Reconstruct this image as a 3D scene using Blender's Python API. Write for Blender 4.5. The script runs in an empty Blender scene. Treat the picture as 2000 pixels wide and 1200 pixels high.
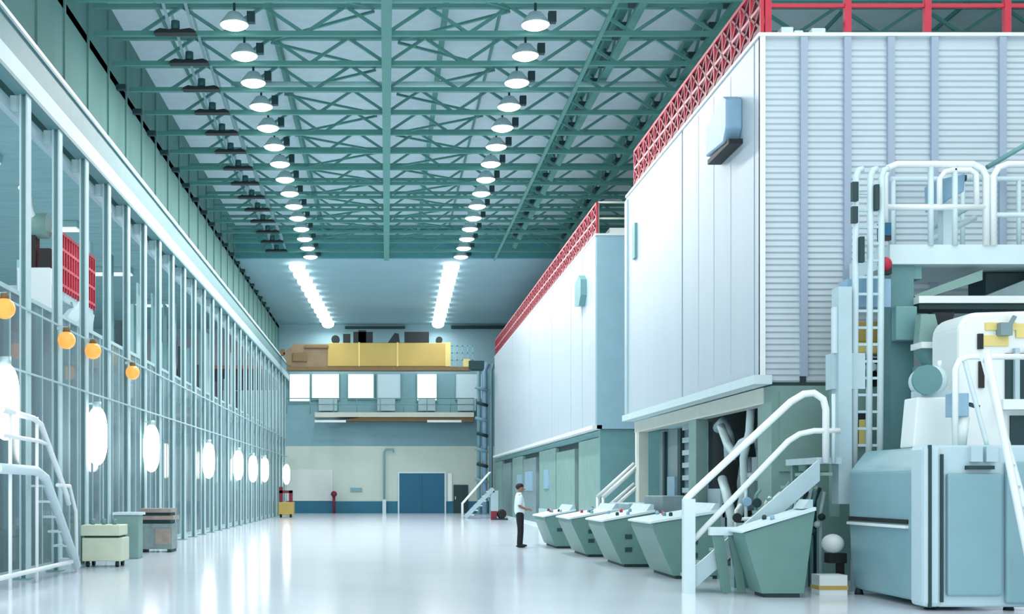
import bpy, bmesh, math, random
from mathutils import Vector, Matrix
R = random.Random(7)
SC = bpy.context.scene
COL = SC.collection
F = 2400.0      # focal length in pixels of a 2000 x 1200 frame
EYE = 1.6

# ---------------------------------------------------------------- camera, world, exposure
cd = bpy.data.cameras.new('camera')
cam = bpy.data.objects.new('camera', cd); COL.objects.link(cam)
cam.location = (0, 0, EYE); cam.rotation_euler = (math.pi/2, 0, 0)
cd.sensor_width = 36; cd.lens = 36*F/2000
cd.shift_x = (1000-755)/2000; cd.shift_y = (955-600)/2000
cd.clip_end = 400
SC.camera = cam
w = bpy.data.worlds.new('world'); SC.world = w; w.use_nodes = True
w.node_tree.nodes['Background'].inputs[0].default_value = (0.90, 0.97, 1.0, 1)
w.node_tree.nodes['Background'].inputs[1].default_value = 1.55
SC.view_settings.view_transform = 'Standard'; SC.view_settings.look = 'None'
SC.view_settings.gamma = 1; SC.view_settings.use_curve_mapping = False
SC.view_settings.exposure = 0.2
LAMP_W = 115; LOW_W = 50

# ---------------------------------------------------------------- materials
MT = {}
def mat(name, col, rough=.6, metal=0, var=.06, scale=3.0, emit=None, es=0, spec=.5, alpha=1, streak=None):
    m = bpy.data.materials.new(name); m.use_nodes = True
    nt = m.node_tree; b = nt.nodes['Principled BSDF']
    b.inputs['Roughness'].default_value = rough; b.inputs['Metallic'].default_value = metal
    b.inputs['Specular IOR Level'].default_value = spec
    if var:
        tc = nt.nodes.new('ShaderNodeTexCoord'); mp = nt.nodes.new('ShaderNodeMapping')
        mp.inputs['Scale'].default_value = streak or (1, 1, 1)
        no = nt.nodes.new('ShaderNodeTexNoise'); no.inputs['Scale'].default_value = scale; no.inputs['Detail'].default_value = 4
        mx = nt.nodes.new('ShaderNodeMix'); mx.data_type = 'RGBA'
        nt.links.new(tc.outputs['Object'], mp.inputs[0]); nt.links.new(mp.outputs[0], no.inputs['Vector'])
        nt.links.new(no.outputs['Fac'], mx.inputs['Factor'])
        mx.inputs['A'].default_value = (*[max(0, c*(1-var*2)) for c in col], 1)
        mx.inputs['B'].default_value = (*[min(1, c*(1+var*2)) for c in col], 1)
        nt.links.new(mx.outputs['Result'], b.inputs['Base Color'])
    else:
        b.inputs['Base Color'].default_value = (*col, 1)
    if emit:
        b.inputs['Emission Color'].default_value = (*emit, 1); b.inputs['Emission Strength'].default_value = es
    MT[name] = m
    return m
def srgb(r, g, b):
    f = lambda c: (c/255/12.92) if c/255 <= .04045 else ((c/255+.055)/1.055)**2.4
    return (f(r), f(g), f(b))
mat('floor', srgb(220, 228, 238), .14, var=.025, scale=.6, spec=.3)
mat('deck', srgb(205, 224, 232), .7)
mat('ceiling_flat', srgb(142, 178, 188), .75, var=.05, scale=.3)
mat('fascia', srgb(84, 150, 155), .7)
mat('truss', srgb(84, 146, 138), .55)
mat('truss_dark', srgb(38, 92, 92), .6)
mat('pipe_pale', srgb(185, 225, 225), .4)
mat('wall_green', srgb(92, 136, 131), .8, var=.12, scale=1.2, streak=(1, 1, .15))
mat('rail_green', srgb(92, 138, 142), .5, var=.05)
mat('rail_pale', srgb(172, 198, 206), .45)
mat('white', srgb(232, 240, 240), .4, var=.02)
mat('white_steel', srgb(205, 226, 230), .45, var=.03)
mat('column', srgb(178, 206, 210), .5, var=.04)
mat('column_dark', srgb(128, 166, 170), .6)
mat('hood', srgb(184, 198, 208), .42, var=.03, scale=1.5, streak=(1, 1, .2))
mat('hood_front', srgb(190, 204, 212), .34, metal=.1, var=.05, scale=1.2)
mat('hood_shade', srgb(150, 190, 205), .5, var=.04)  # shadow on the far hood's front put into its colour
mat('batten', srgb(158, 176, 194), .45, var=.03)
mat('seam', srgb(120, 165, 175), .5)
mat('cream', srgb(205, 212, 200), .5, var=.04)
mat('red', srgb(196, 40, 66), .45, var=.1, scale=6)
mat('red_dark', srgb(120, 26, 46), .5, var=.1, scale=6)
mat('pink', srgb(228, 128, 138), .45, var=.05)
mat('console', srgb(96, 136, 130), .45, var=.05, scale=4)
mat('cabinet', srgb(128, 168, 178), .42, var=.05, scale=2)
mat('cabinet_light', srgb(182, 208, 216), .42, var=.03)
mat('machine', srgb(124, 158, 152), .5, var=.1, scale=2)
mat('machine_teal', srgb(108, 156, 158), .5, var=.08, scale=2)
mat('machine_grey', srgb(120, 145, 150), .4, var=.15, scale=3)
mat('dark', srgb(16, 30, 34), .6, var=.1)
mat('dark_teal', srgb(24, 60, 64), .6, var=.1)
mat('black', srgb(10, 12, 14), .5, var=0)
mat('yellow', srgb(190, 164, 88), .5, var=.08, scale=1)
mat('yellow_pale', srgb(226, 208, 130), .5, var=.08, scale=2)
mat('brown', srgb(120, 98, 62), .6, var=.1)
mat('tan', srgb(140, 120, 92), .6, var=.15, scale=2)
mat('blue', srgb(4, 96, 128), .5, var=.06, scale=1)
mat('blue_dado', srgb(20, 106, 134), .5, var=.06, scale=.5)
mat('blue_light', srgb(138, 176, 200), .4, var=.1, scale=4)
mat('beige', srgb(196, 212, 202), .7, var=.05, scale=.4)
mat('beige_white', srgb(210, 220, 218), .6, var=.03)
mat('band_teal', srgb(126, 168, 178), .7, var=.05, scale=.5)
mat('aisle_pink', srgb(196, 190, 194), .8, var=.15, scale=.7, streak=(6, 1, .3))
mat('aisle_dark', srgb(84, 78, 88), .8, var=.3, scale=.7, streak=(8, 1, .2))
mat('aisle_teal', srgb(176, 200, 206), .8, var=.1, scale=.5, streak=(6, 1, .3))
mat('aisle_wall', srgb(140, 180, 184), .8, var=.15, scale=.6, streak=(1, 4, .2))
mat('rust_line', srgb(206, 130, 122), .6, var=.1)
mat('lit_window', srgb(230, 240, 245), .4, var=0, emit=(.93, .98, 1), es=.55)
mat('dim_window', srgb(180, 210, 220), .4, var=0, emit=(.8, .95, 1), es=.12)
mat('lamp_lens', (1, 1, 1), .4, var=0, emit=(.97, 1, 1), es=6)
mat('oval_glow', (1, 1, 1), .3, var=0, emit=(1, .96, .90), es=5)
mat('orange_glow', srgb(200, 130, 50), .3, var=0, emit=(1, .42, .10), es=.75)
mat('lamp_housing', srgb(180, 205, 205), .4, metal=.3)
mat('skin', srgb(150, 105, 85), .5, var=.03)
mat('shirt', srgb(214, 236, 240), .8, var=.03)
mat('trousers', srgb(20, 20, 30), .8, var=.05)
mat('hair', srgb(12, 14, 16), .6, var=0)
mat('cart', srgb(205, 214, 192), .6, var=.06)
mat('crate', srgb(130, 150, 150), .7, var=.2, scale=5)
mat('crate_brown', srgb(158, 146, 138), .7, var=.2, scale=5)
# glass: tinted see-through mixed with a glossy coat
g = bpy.data.materials.new('glass'); g.use_nodes = True; nt = g.node_tree; nt.nodes.clear()
go = nt.nodes.new('ShaderNodeOutputMaterial'); m1 = nt.nodes.new('ShaderNodeMixShader'); m2 = nt.nodes.new('ShaderNodeMixShader')
tr = nt.nodes.new('ShaderNodeBsdfTransparent'); tr.inputs[0].default_value = (.86, .94, .95, 1)
df = nt.nodes.new('ShaderNodeBsdfDiffuse'); df.inputs[0].default_value = (*srgb(160, 190, 198), 1)
gl = nt.nodes.new('ShaderNodeBsdfGlossy'); gl.inputs['Roughness'].default_value = .08
fr = nt.nodes.new('ShaderNodeFresnel'); fr.inputs[0].default_value = 1.35
m1.inputs[0].default_value = .45
nt.links.new(tr.outputs[0], m1.inputs[1]); nt.links.new(df.outputs[0], m1.inputs[2])
nt.links.new(fr.outputs[0], m2.inputs[0]); nt.links.new(m1.outputs[0], m2.inputs[1]); nt.links.new(gl.outputs[0], m2.inputs[2])
nt.links.new(m2.outputs[0], go.inputs[0]); MT['glass'] = g

# ---------------------------------------------------------------- helpers
class MB:
    def __init__(s): s.v = []; s.f = []; s.smooth = []
    def add(s, vs, fs, sm=False):
        n = len(s.v); s.v += [tuple(v) for v in vs]
        for f in fs: s.f.append([i+n for i in f]); s.smooth.append(sm)
        return s
    def box(s, x0, x1, y0, y1, z0, z1):
        v = [(x, y, z) for x in (x0, x1) for y in (y0, y1) for z in (z0, z1)]
        return s.add(v, [(0, 1, 3, 2), (4, 6, 7, 5), (0, 4, 5, 1), (2, 3, 7, 6), (0, 2, 6, 4), (1, 5, 7, 3)])
    def bar(s, p, q, a=.1, b=None):
        b = b or a; p = Vector(p); q = Vector(q); d = (q-p)
        if d.length < 1e-6: return s
        d.normalize(); up = Vector((0, 0, 1)) if abs(d.z) < .95 else Vector((0, 1, 0))
        u = d.cross(up).normalized(); t = u.cross(d).normalized()
        v = [c+u*i*a/2+t*j*b/2 for c in (p, q) for i, j in ((-1, -1), (1, -1), (1, 1), (-1, 1))]
        return s.add(v, [(3, 2, 1, 0), (4, 5, 6, 7), (0, 1, 5, 4), (1, 2, 6, 5), (2, 3, 7, 6), (3, 0, 4, 7)])
    def tube(s, pts, r=.03, n=10, rs=None):
        pts = [Vector(p) for p in pts]; k = len(pts); vs = []; fs = []
        prev = None
        for i, p in enumerate(pts):
            d = (pts[min(i+1, k-1)]-pts[max(i-1, 0)]).normalized()
            if prev is None:
                up = Vector((0, 0, 1)) if abs(d.z) < .9 else Vector((0, 1, 0))
                u = d.cross(up).normalized()
            else:
                u = (prev-d*prev.dot(d)).normalized()
            prev = u; t = d.cross(u); rr = rs[i] if rs else r
            for j in range(n):
                a = 2*math.pi*j/n; vs.append(p+u*math.cos(a)*rr+t*math.sin(a)*rr)
        for i in range(k-1):
            for j in range(n):
                fs.append((i*n+j, i*n+(j+1) % n, (i+1)*n+(j+1) % n, (i+1)*n+j))
        s.add(vs, fs, True)
        m = len(s.v)-len(vs)
        s.f.append([m+j for j in range(n)][::-1]); s.smooth.append(False)
        s.f.append([m+(k-1)*n+j for j in range(n)]); s.smooth.append(False)
        return s
    def prism(s, poly, axis, a, b):
        """poly of 2-D points; axis 'x': (y,z), 'y': (x,z), 'z': (x,y)"""
        n = len(poly)
        def P(p, c): return {'x': (c, p[0], p[1]), 'y': (p[0], c, p[1]), 'z': (p[0], p[1], c)}[axis]
        v = [P(p, a) for p in poly]+[P(p, b) for p in poly]
        return s.add(v, [list(range(n))[::-1], list(range(n, 2*n))]+[(i, (i+1) % n, n+(i+1) % n, n+i) for i in range(n)])
    def lathe(s, prof, c, axis='z', n=20):
        vs = []; fs = []; c = Vector(c); k = len(prof)
        for r, h in prof:
            for j in range(n):
                a = 2*math.pi*j/n; x, y = r*math.cos(a), r*math.sin(a)
                vs.append(c+Vector({'z': (x, y, h), 'x': (h, x, y), 'y': (x, h, y)}[axis]))
        for i in range(k-1):
            for j in range(n): fs.append((i*n+j, i*n+(j+1) % n, (i+1)*n+(j+1) % n, (i+1)*n+j))
        s.add(vs, fs, True); m = len(s.v)-len(vs)
        s.f.append([m+j for j in range(n)][::-1]); s.smooth.append(False)
        s.f.append([m+(k-1)*n+j for j in range(n)]); s.smooth.append(False)
        return s
    def ball(s, c, rx, ry=None, rz=None, n=16, m=10):
        ry = ry or rx; rz = rz or rx; vs = [(c[0], c[1], c[2]-rz)]; fs = []
        for i in range(1, m):
            p = math.pi*i/m
            for j in range(n):
                a = 2*math.pi*j/n
                vs.append((c[0]+rx*math.sin(p)*math.cos(a), c[1]+ry*math.sin(p)*math.sin(a), c[2]-rz*math.cos(p)))
        vs.append((c[0], c[1], c[2]+rz)); L = len(vs)-1
        for j in range(n):
            fs.append((0, 1+(j+1) % n, 1+j)); fs.append((L, 1+(m-2)*n+j, 1+(m-2)*n+(j+1) % n))
            for i in range(m-2): fs.append((1+i*n+j, 1+i*n+(j+1) % n, 1+(i+1)*n+(j+1) % n, 1+(i+1)*n+j))
        return s.add(vs, fs, True)
    def build(s, name, material, parent=None, bevel=0):
        me = bpy.data.meshes.new(name)
        base = Vector((0, 0, 0))
        if parent is not None:
            q = parent
            while q is not None: base += Vector(q.location); q = q.parent
            off = Vector((0, 0, 0)); loc = Vector((0, 0, 0))
        else:
            xs = [v[0] for v in s.v]; ys = [v[1] for v in s.v]; zs = [v[2] for v in s.v]
            base = Vector(((min(xs)+max(xs))/2, (min(ys)+max(ys))/2, min(zs))); loc = base
        me.from_pydata([Vector(v)-base for v in s.v], [], s.f)
        bm = bmesh.new(); bm.from_mesh(me); bmesh.ops.recalc_face_normals(bm, faces=bm.faces); bm.to_mesh(me); bm.free()
        for i, p in enumerate(me.polygons): p.use_smooth = s.smooth[i]
        me.materials.append(MT[material])
        o = bpy.data.objects.new(name, me); COL.objects.link(o); o.location = loc
        if parent is not None: o.parent = parent
        if bevel:
            b = o.modifiers.new('bevel', 'BEVEL'); b.width = bevel; b.segments = 2; b.limit_method = 'ANGLE'
        return o
def tag(o, label=None, cat=None, group=None, kind=None):
    if label: o['label'] = label
    if cat: o['category'] = cat
    if group: o['group'] = group
    if kind: o['kind'] = kind
    return o
def thing(name, loc, label, cat, group=None):
    o = bpy.data.objects.new(name, None); COL.objects.link(o); o.location = loc; o.empty_display_size = .2
    return tag(o, label, cat, group)
KIDS = {}
def copy_tree(o, loc=None, parent=None):
    c = o.copy(); COL.objects.link(c)
    if parent is not None: c.parent = parent
    if loc is not None: c.location = loc
    for ch in KIDS.get(o.name) or [x for x in COL.objects if x.parent == o]:
        copy_tree(ch, None, c)
    return c
ORD = ['nearest', 'second', 'third', 'fourth', 'fifth', 'sixth', 'seventh', 'eighth', 'ninth', 'tenth', 'eleventh', 'twelfth', 'thirteenth',
       'fourteenth', 'fifteenth', 'sixteenth', 'seventeenth', 'eighteenth', 'nineteenth', 'twentieth', 'twenty-first', 'twenty-second',
       'twenty-third', 'twenty-fourth', 'twenty-fifth', 'twenty-sixth', 'twenty-seventh']
def struct(name, mb, m, parent=None, label=None):
    o = mb.build(name, m, parent)
    if parent is None: o['kind'] = 'structure'
    if label: o['label'] = label
    return o
def S(px, py, Y):   # a pixel of the photograph at distance Y
    return ((px-755)*Y/F, Y, EYE+(955-py)*Y/F)

# ---------------------------------------------------------------- setting
YB = 80.0       # far end wall
ZT = 12.3       # lower chord of the roof trusses
struct('floor', MB().box(-24, 18, -8, YB+.3, -.3, 0), 'floor', label='glossy pale blue-white floor of the machine hall')
cl = MB().box(-7, 18, 20, 57, 13.8, 13.95)
x = -6.4
ceiling = struct('ceiling', cl, 'deck', label='pale roof deck above the green trusses')
pm = MB()
for i in range(9): pm.box(-5.83+i*2.9, -5.77+i*2.9, 20, 57, 13.70, 13.8)
struct('purlins', pm, 'truss', ceiling)
struct('ceiling', MB().box(-7, 18, 57.2, YB, ZT, ZT+.2), 'ceiling_flat', label='flat teal ceiling over the far end of the hall')
fs = struct('trim_1', MB().box(-7, 18, 57.0, 57.2, ZT, 13.8), 'fascia', label='teal fascia where the roof steps down to the flat ceiling')
struct('ceiling', MB().box(-24, -7, 24, YB, 12.0, 12.2), 'aisle_wall', label='ceiling of the side aisle')
wl = MB().box(-7.2, -7.0, 8, YB, 8.7, 13.95)
wall_left = struct('wall_left', wl, 'wall_green', label='dark green upper wall above the crane rail')
rb = MB()
for i in range(28):
    y = 20.3+i*2.1; rb.box(-7.0, -6.96, y, y+.1, 9.3, 13.6)
struct('wall_rib', rb, 'wall_green', wall_left)
wa = struct('wall_aisle', MB().box(-24.2, -24, 8, YB, 0, 12.2), 'aisle_wall', label='side wall of the aisle behind the glazing')
struct('wall_right', MB().box(18, 18.2, 8, YB, 0, 13.95), 'wall_green', label='right side wall behind the machines')
# end wall with its painted bands
wb = struct('wall_back', MB().box(-7, 18, YB, YB+.2, 4.37, 5.8), 'band_teal', label='end wall of the hall in painted bands')
struct('wall_back_lower', MB().box(-7, 18, YB, YB+.2, .77, 4.37), 'beige', wb, 'beige lower band')
struct('wall_back_upper', MB().box(-7, 18, YB, YB+.2, 9.1, 13.95), 'ceiling_flat', wb, 'teal upper band')
struct('wall_back_gallery', MB().box(-7, 18, YB, YB+.2, 5.8, 9.1), 'band_teal', wb, 'pale band behind the gallery')
struct('baseboard_back', MB().box(-7, 18, YB-.03, YB+.2, 0, .78), 'blue_dado', label='blue painted dado along the end wall')
wn = struct('wall_aisle_end', MB().box(-24, -7, YB, YB+.2, 0, 7.9), 'aisle_teal', label='end wall of the side aisle')
struct('aisle_band', MB().box(-24, -7, YB, YB+.2, 7.9, 9.4), 'aisle_dark', wn)
struct('aisle_line', MB().box(-24, -7, YB-.05, YB+.2, 9.4, 9.62), 'rust_line', wn, 'reddish pipe line')
struct('aisle_band', MB().box(-24, -7, YB, YB+.2, 9.62, 11.5), 'aisle_pink', wn)
struct('aisle_line', MB().box(-24, -7, YB-.05, YB+.2, 11.5, 12.0), 'column', wn)
struct('aisle_line', MB().box(-24, -7, YB-.08, YB, 7.85, 8.0), 'column', wn)
for x in range(14):
    pass
# blue doors
d1 = struct('door_1', MB().box(.83, 3.77, YB-.12, YB-.02, 0, 2.6), 'blue', label='large square blue door in the end wall')
struct('door_frame', MB().box(.73, .83, YB-.15, YB-.02, 0, 2.7).box(3.77, 3.87, YB-.15, YB-.02, 0, 2.7).box(.83, 3.77, YB-.15, YB-.02, 2.6, 2.7), 'white_steel', d1)
struct('door_seam', MB().box(2.29, 2.31, YB-.125, YB-.115, 0, 2.6), 'dark_teal', d1)
d2 = struct('door_2', MB().box(4.35, 5.3, YB-.12, YB-.02, 0, 1.85), 'dark_teal', label='small dark door beside the blue door')
struct('door_handle', MB().box(4.45, 4.5, YB-.17, YB-.12, .9, 1.1), 'white_steel', d2)
struct('trim_2', MB().box(4.0, 4.25, YB-.14, YB-.02, .78, 2.6), 'white', label='white post between the two doors')
# gallery windows
k = 0
for x0, x1, z0 in ((-6.3, -5.0, 7.3), (-4.85, -3.1, 7.45), (-2.5, -.85, 7.5), (-.6, .9, 7.5), (2.0, 3.25, 7.35), (4.5, 6.3, 7.45)):
    k += 1
    wi = struct('window_%d' % k, MB().box(x0, x1, YB-.04, YB-.01, z0, 9.05), 'dim_window' if k in (4, 6) else 'lit_window', label='brightly lit gallery window, %s from the left' % ('first' if k == 1 else ORD[k-1]))
    struct('window_frame', MB().box(x0-.07, x0, YB-.1, YB-.01, z0, 9.05).box(x1, x1+.07, YB-.1, YB-.01, z0, 9.05).box(x0-.07, x1+.07, YB-.1, YB-.01, z0-.1, z0), 'machine_teal', wi)
for i, (x0, x1) in enumerate(((-4.4, -3.2), (-.6, .55), (2.05, 3.15), (4.6, 5.8))):
    tag(MB().box(x0, x1, YB-.45, YB-.15, 6.65, 7.45).build('gallery_pillar', 'rail_pale'), 'pale gallery pillar below the lit windows, %s from the left' % ('first' if i == 0 else ORD[i]), 'pillar', 'gallery pillars')
gl_ = thing('gallery', (0.8, YB-.9, 5.8), 'cream gallery ledge with white handrail on the end wall', 'gallery')
MB().box(-4.6, 5.6, YB-1.2, YB-.02, 6.2, 6.5).build('ledge', 'cream', gl_)
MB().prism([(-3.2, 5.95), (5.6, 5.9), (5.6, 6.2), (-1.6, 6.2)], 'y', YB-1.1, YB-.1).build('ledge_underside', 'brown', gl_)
MB().box(-4.6, -2.6, YB-1.3, YB-1.2, 5.85, 6.0).box(2.6, 4.8, YB-1.3, YB-1.2, 5.85, 6.0).build('light_strip', 'white', gl_)
gr = MB()
for z in (7.0, 7.4): gr.tube([(-6.4, YB-1.1, z), (5.6, YB-1.1, z)], .03, 6)
gr.build('handrail', 'machine_teal', gl_)
for i in range(9): MB().tube([(-6.4+1.5*i, YB-1.1, 6.4), (-6.4+1.5*i, YB-1.1, 7.4)], .03, 6).build('post', 'machine_teal', gl_)
tag(MB().box(-6.5, -3.5, YB-.1, YB-.01, .8, 2.85).build('wall_panel', 'beige_white'), 'whitish square panel low on the left of the end wall', 'panel')
tag(MB().box(-2.35, -1.6, YB-.08, YB-.01, 1.4, 1.65).build('wall_sign', 'band_teal'), 'small blue-grey sign on the beige end wall', 'sign')
dp = thing('downpipe', (-.15, YB-.2, 0), 'thin pale downpipe with a hooked top on the end wall', 'pipe')
MB().tube([(-.15, YB-.2, 0), (-.15, YB-.2, 4.0), (-.05, YB-.2, 4.15), (.45, YB-.2, 4.15), (.45, YB-.2, 3.95)], .06, 8).build('pipe', 'band_teal', dp)
MB().box(-.27, -.03, YB-.3, YB-.05, 0, .9).build('boot', 'white_steel', dp)
fe = thing('hydrant_post', (-3.4, YB-.6, 0), 'dark red hydrant post at the foot of the end wall', 'hydrant')
MB().tube([(-3.4, YB-.6, 0), (-3.4, YB-.6, 1.15)], .09, 8).build('post', 'red_dark', fe)
MB().ball((-3.4, YB-.6, 1.25), .2).build('cap', 'red_dark', fe)
tag(MB().box(-2.7, 1.2, YB-.25, YB-.02, 12.0, 12.15).build('ceiling_duct', 'dark_teal'), 'long dark duct line under the flat ceiling behind the crane', 'duct')
tag(MB().box(4.2, 9, YB-.25, YB-.02, 12.0, 12.2).build('ceiling_duct', 'dark_teal'), 'dark duct line high above the right end of the crane', 'duct')

# ---------------------------------------------------------------- roof trusses
TY = [28.95+2.03*k for k in range(-1, 14)]
XL, XR = -6.9, 17.4
t = thing('roof_truss', (0, TY[0], ZT), '', 'roof truss', 'green roof trusses across the hall')
MB().box(XL, XR, TY[0]-.05, TY[0]+.05, ZT-.03, ZT+.08).build('bottom_chord', 'truss', t)
MB().box(XL, XR, TY[0]-.06, TY[0]+.06, ZT+.62, ZT+.72).build('top_chord', 'truss', t)
x = -5.8; i = 0
while x < XR-1.9:
    MB().bar((x, TY[0], ZT+.03), (x+.97, TY[0], ZT+.67), .07, .07).build('web_member', 'truss', t)
    MB().bar((x+.97, TY[0], ZT+.67), (x+1.93, TY[0], ZT+.03), .07, .07).build('web_member', 'truss', t)
    x += 1.933
trusses = [t]
bpy.context.view_layer.update()
for y in TY[1:]: trusses.append(copy_tree(t, (0, y, ZT)))
for i, o in enumerate(trusses):
    o['label'] = ('green steel roof truss nearest the viewer, along the top edge' if i == 0 else 'green steel roof truss spanning the hall, %s from the near end' % ORD[i]) if i < 14 else 'farthest green roof truss, against the teal fascia'
# longitudinal members
def beam(name, xx, z0, z1, wd, m, label, cat='beam'):
    return tag(MB().box(xx-wd/2, xx+wd/2, 24, 57, z0, z1).build(name, m), label, cat, 'lengthwise beams under the roof')
beam('ridge_beam', 0, ZT-.12, ZT-.05, .24, 'truss', 'wide green lengthwise beam midway between the two lamp rows')
beam('roof_strut', 1.45, 13.3, 13.42, .14, 'truss', 'thin green lengthwise strut high between trusses beside the middle beam')
beam('roof_strut', -2.9, 13.3, 13.4, .1, 'truss', 'thin green lengthwise strut high above the left lamp row')
beam('roof_strut', 5.0, ZT-.12, ZT-.06, .1, 'truss', 'thin green lengthwise strut just right of the right lamp row')
for xx, lab, ww in ((5.85, 'dark lattice girder running lengthwise under the roof, right of the lamps', .5), (8.0, 'dark lattice girder running lengthwise above the machine hoods', .4)):
    lg = thing('lattice_girder', (xx, 40, ZT), lab, 'girder', 'dark lengthwise lattice girders')
    MB().box(xx-.1, xx+.1, 25, 56.6, ZT+.35, ZT+.45).build('lower_chord', 'truss', lg)
    MB().box(xx-.1, xx+.1, 25, 56.6, ZT+1.1, ZT+1.22).build('upper_chord', 'truss', lg)
    for y in TY: MB().box(xx-ww/2, xx+ww/2-.1, y-1.25, y-.45, ZT+.45, ZT+.6).build('cable_box', 'dark_teal', lg)
    q = MB()
    for y in TY: q.bar((xx, y-.9, ZT+.4), (xx, y+.1, ZT+1.15), .07); q.bar((xx, y+.1, ZT+1.15), (xx, y+1.1, ZT+.4), .07)
    q.build('lacing', 'truss', lg)
# diagonal sway braces between neighbouring trusses
bgrp = 'diagonal braces between trusses'
for i, y in enumerate(TY[:-1]):
    for x0, x1, side in ((-2.9, -.3, 'left of'), (.3, 2.9, 'right of')):
        a, b = (x0, x1) if i % 2 == 0 else (x1, x0)
        tag(MB().bar((a, y, ZT+.55), (b, y+2.03, ZT+.62), .06).build('sway_brace', 'truss'),
            'green diagonal brace %s the middle beam behind the %s truss' % (side, ORD[i]), 'brace', bgrp)
tag(MB().tube([(-4.2, 33.2, 12.53), (9.0, 33.2, 12.53)], .075, 10).build('sprinkler_pipe', 'pipe_pale'), 'pale horizontal pipe across the hall beneath a near truss', 'pipe')
tag(MB().tube([(-3.4, 56.85, 13.32), (9.9, 56.85, 13.32)], .1, 10).build('sprinkler_pipe', 'pipe_pale'), 'pale horizontal pipe along the teal fascia', 'pipe')

# ---------------------------------------------------------------- lamps
def add_light(name, loc, power, size, parent, col=(1, 1, .99)):
    l = bpy.data.lights.new(name, 'AREA'); l.shape = 'DISK'; l.size = size; l.energy = power; l.color = col
    o = bpy.data.objects.new(name, l); COL.objects.link(o); o.parent = parent; o.location = loc
    return o
def lamp(name, x, y, z, r, drop, power, label, grp):
    t = thing(name, (x, y, z), label, 'lamp', grp)
    MB().lathe([(.02, drop), (r*.45, drop-.005), (r, .04), (r, .0)], (x, y, z), n=20).build('reflector', 'lamp_housing', t)
    MB().lathe([(.01, -.09), (r*.6, -.075), (r*.9, -.03), (r*.98, 0), (r*.97, .03)], (x, y, z), n=20).build('lens', 'lamp_lens', t)
    MB().tube([(x, y, z+drop), (x, y, z+drop+.5)], .03, 6).build('hanger', 'dark_teal', t)
    MB().box(x+r*.9, x+r*.9+.18, y-.08, y+.08, z+.05, z+.3).build('ballast_box', 'dark_teal', t)
    add_light('bulb', (0, 0, -.12), power, r*1.8, t)
    return t
lp = lamp('ceiling_lamp', -3.52, 28.4, ZT+.02, .33, .28, LAMP_W, '', 'round ceiling lamps under the trusses')
lamps = [lp]
for side, xx in (('left', -3.52), ('right', 3.44)):
    for k in range(15):
        y = 28.4+2.03*k
        o = lp if (side == 'left' and k == 0) else copy_tree(lp, (xx, y, ZT+.02))
        o['label'] = 'bright round ceiling lamp, %s in the %s row%s' % (ORD[k], side, ' of the truss roof') if k < 14 else 'bright round ceiling lamp, farthest of the %s row under the trusses' % side
def low_lamp(x, y, z):
    t = thing('dome_lamp', (x, y, z), '', 'lamp', 'dome lamps on the flat ceiling')
    r = .39
    MB().box(x-.1, x+.1, y-.1, y+.1, z-.06, z).build('mount', 'lamp_housing', t)
    MB().lathe([(.02, -.40), (r*.5, -.38), (r*.85, -.3), (r, -.18), (r*.95, -.06)], (x, y, z), n=16).build('dome', 'lamp_lens', t)
    add_light('bulb', (0, 0, -.46), LOW_W, .6, t)
    return t
ll = low_lamp(-4.25, 58.4, ZT)
for side, xa, xb in (('left', -4.25, -3.75), ('right', 3.08, 3.3)):
    for k in range(11):
        y = 58.4+2.03*k; xx = xa+(xb-xa)*k/10
        o = ll if (side == 'left' and k == 0) else copy_tree(ll, (xx, y, ZT))
        o['label'] = 'glowing dome lamp on the flat far ceiling, %s in the %s line' % (ORD[k] if k < 10 else 'farthest', side)
# dark trough fixtures beside the left lamp row
t = thing('dark_trough_fixture', (-4.94, 28.75, 12.2), '', 'fixture', 'dark trough fixtures beside the left lamp row')
b = MB(); X0 = -4.94
b.prism([(X0-.5, 12.24), (X0+.5, 12.24), (X0+.46, 12.3), (X0+.35, 12.35), (X0+.12, 12.32), (X0-.12, 12.32), (X0-.35, 12.35), (X0-.46, 12.3)], 'y', 28.65, 28.9)
b.build('trough', 'dark', t)
for sx in (-.42, .1): MB().bar((X0+sx+.3, 28.75, 12.35), (X0+sx-.05, 28.75, 13.6), .07, .07).build('hanger', 'rail_pale', t)
MB().lathe([(.1, 0), (.1, .2)], (X0, 28.75, 12.34), n=10).build('junction_box', 'truss_dark', t)
for k in range(14):
    o = t if k == 0 else copy_tree(t, (X0, 28.75+2.03*k, 12.2))
    o['label'] = 'dark trough fixture left of the left lamp row, %s' % (ORD[k]+(' from the near end' if k else ' the viewer') if k < 13 else 'farthest of its row')
# dark brackets on the upper left wall
for k in range(20):
    y = 31.8+2.06*k
    tag(MB().box(-7.0, -6.75, y, y+.16, 11.95, 12.08).build('wall_bracket', 'dark_teal'),
        'small dark bracket high on the green left wall, %s%s' % (ORD[k], ' the viewer' if k == 0 else ' from the near end'), 'bracket', 'dark wall brackets')

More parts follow.
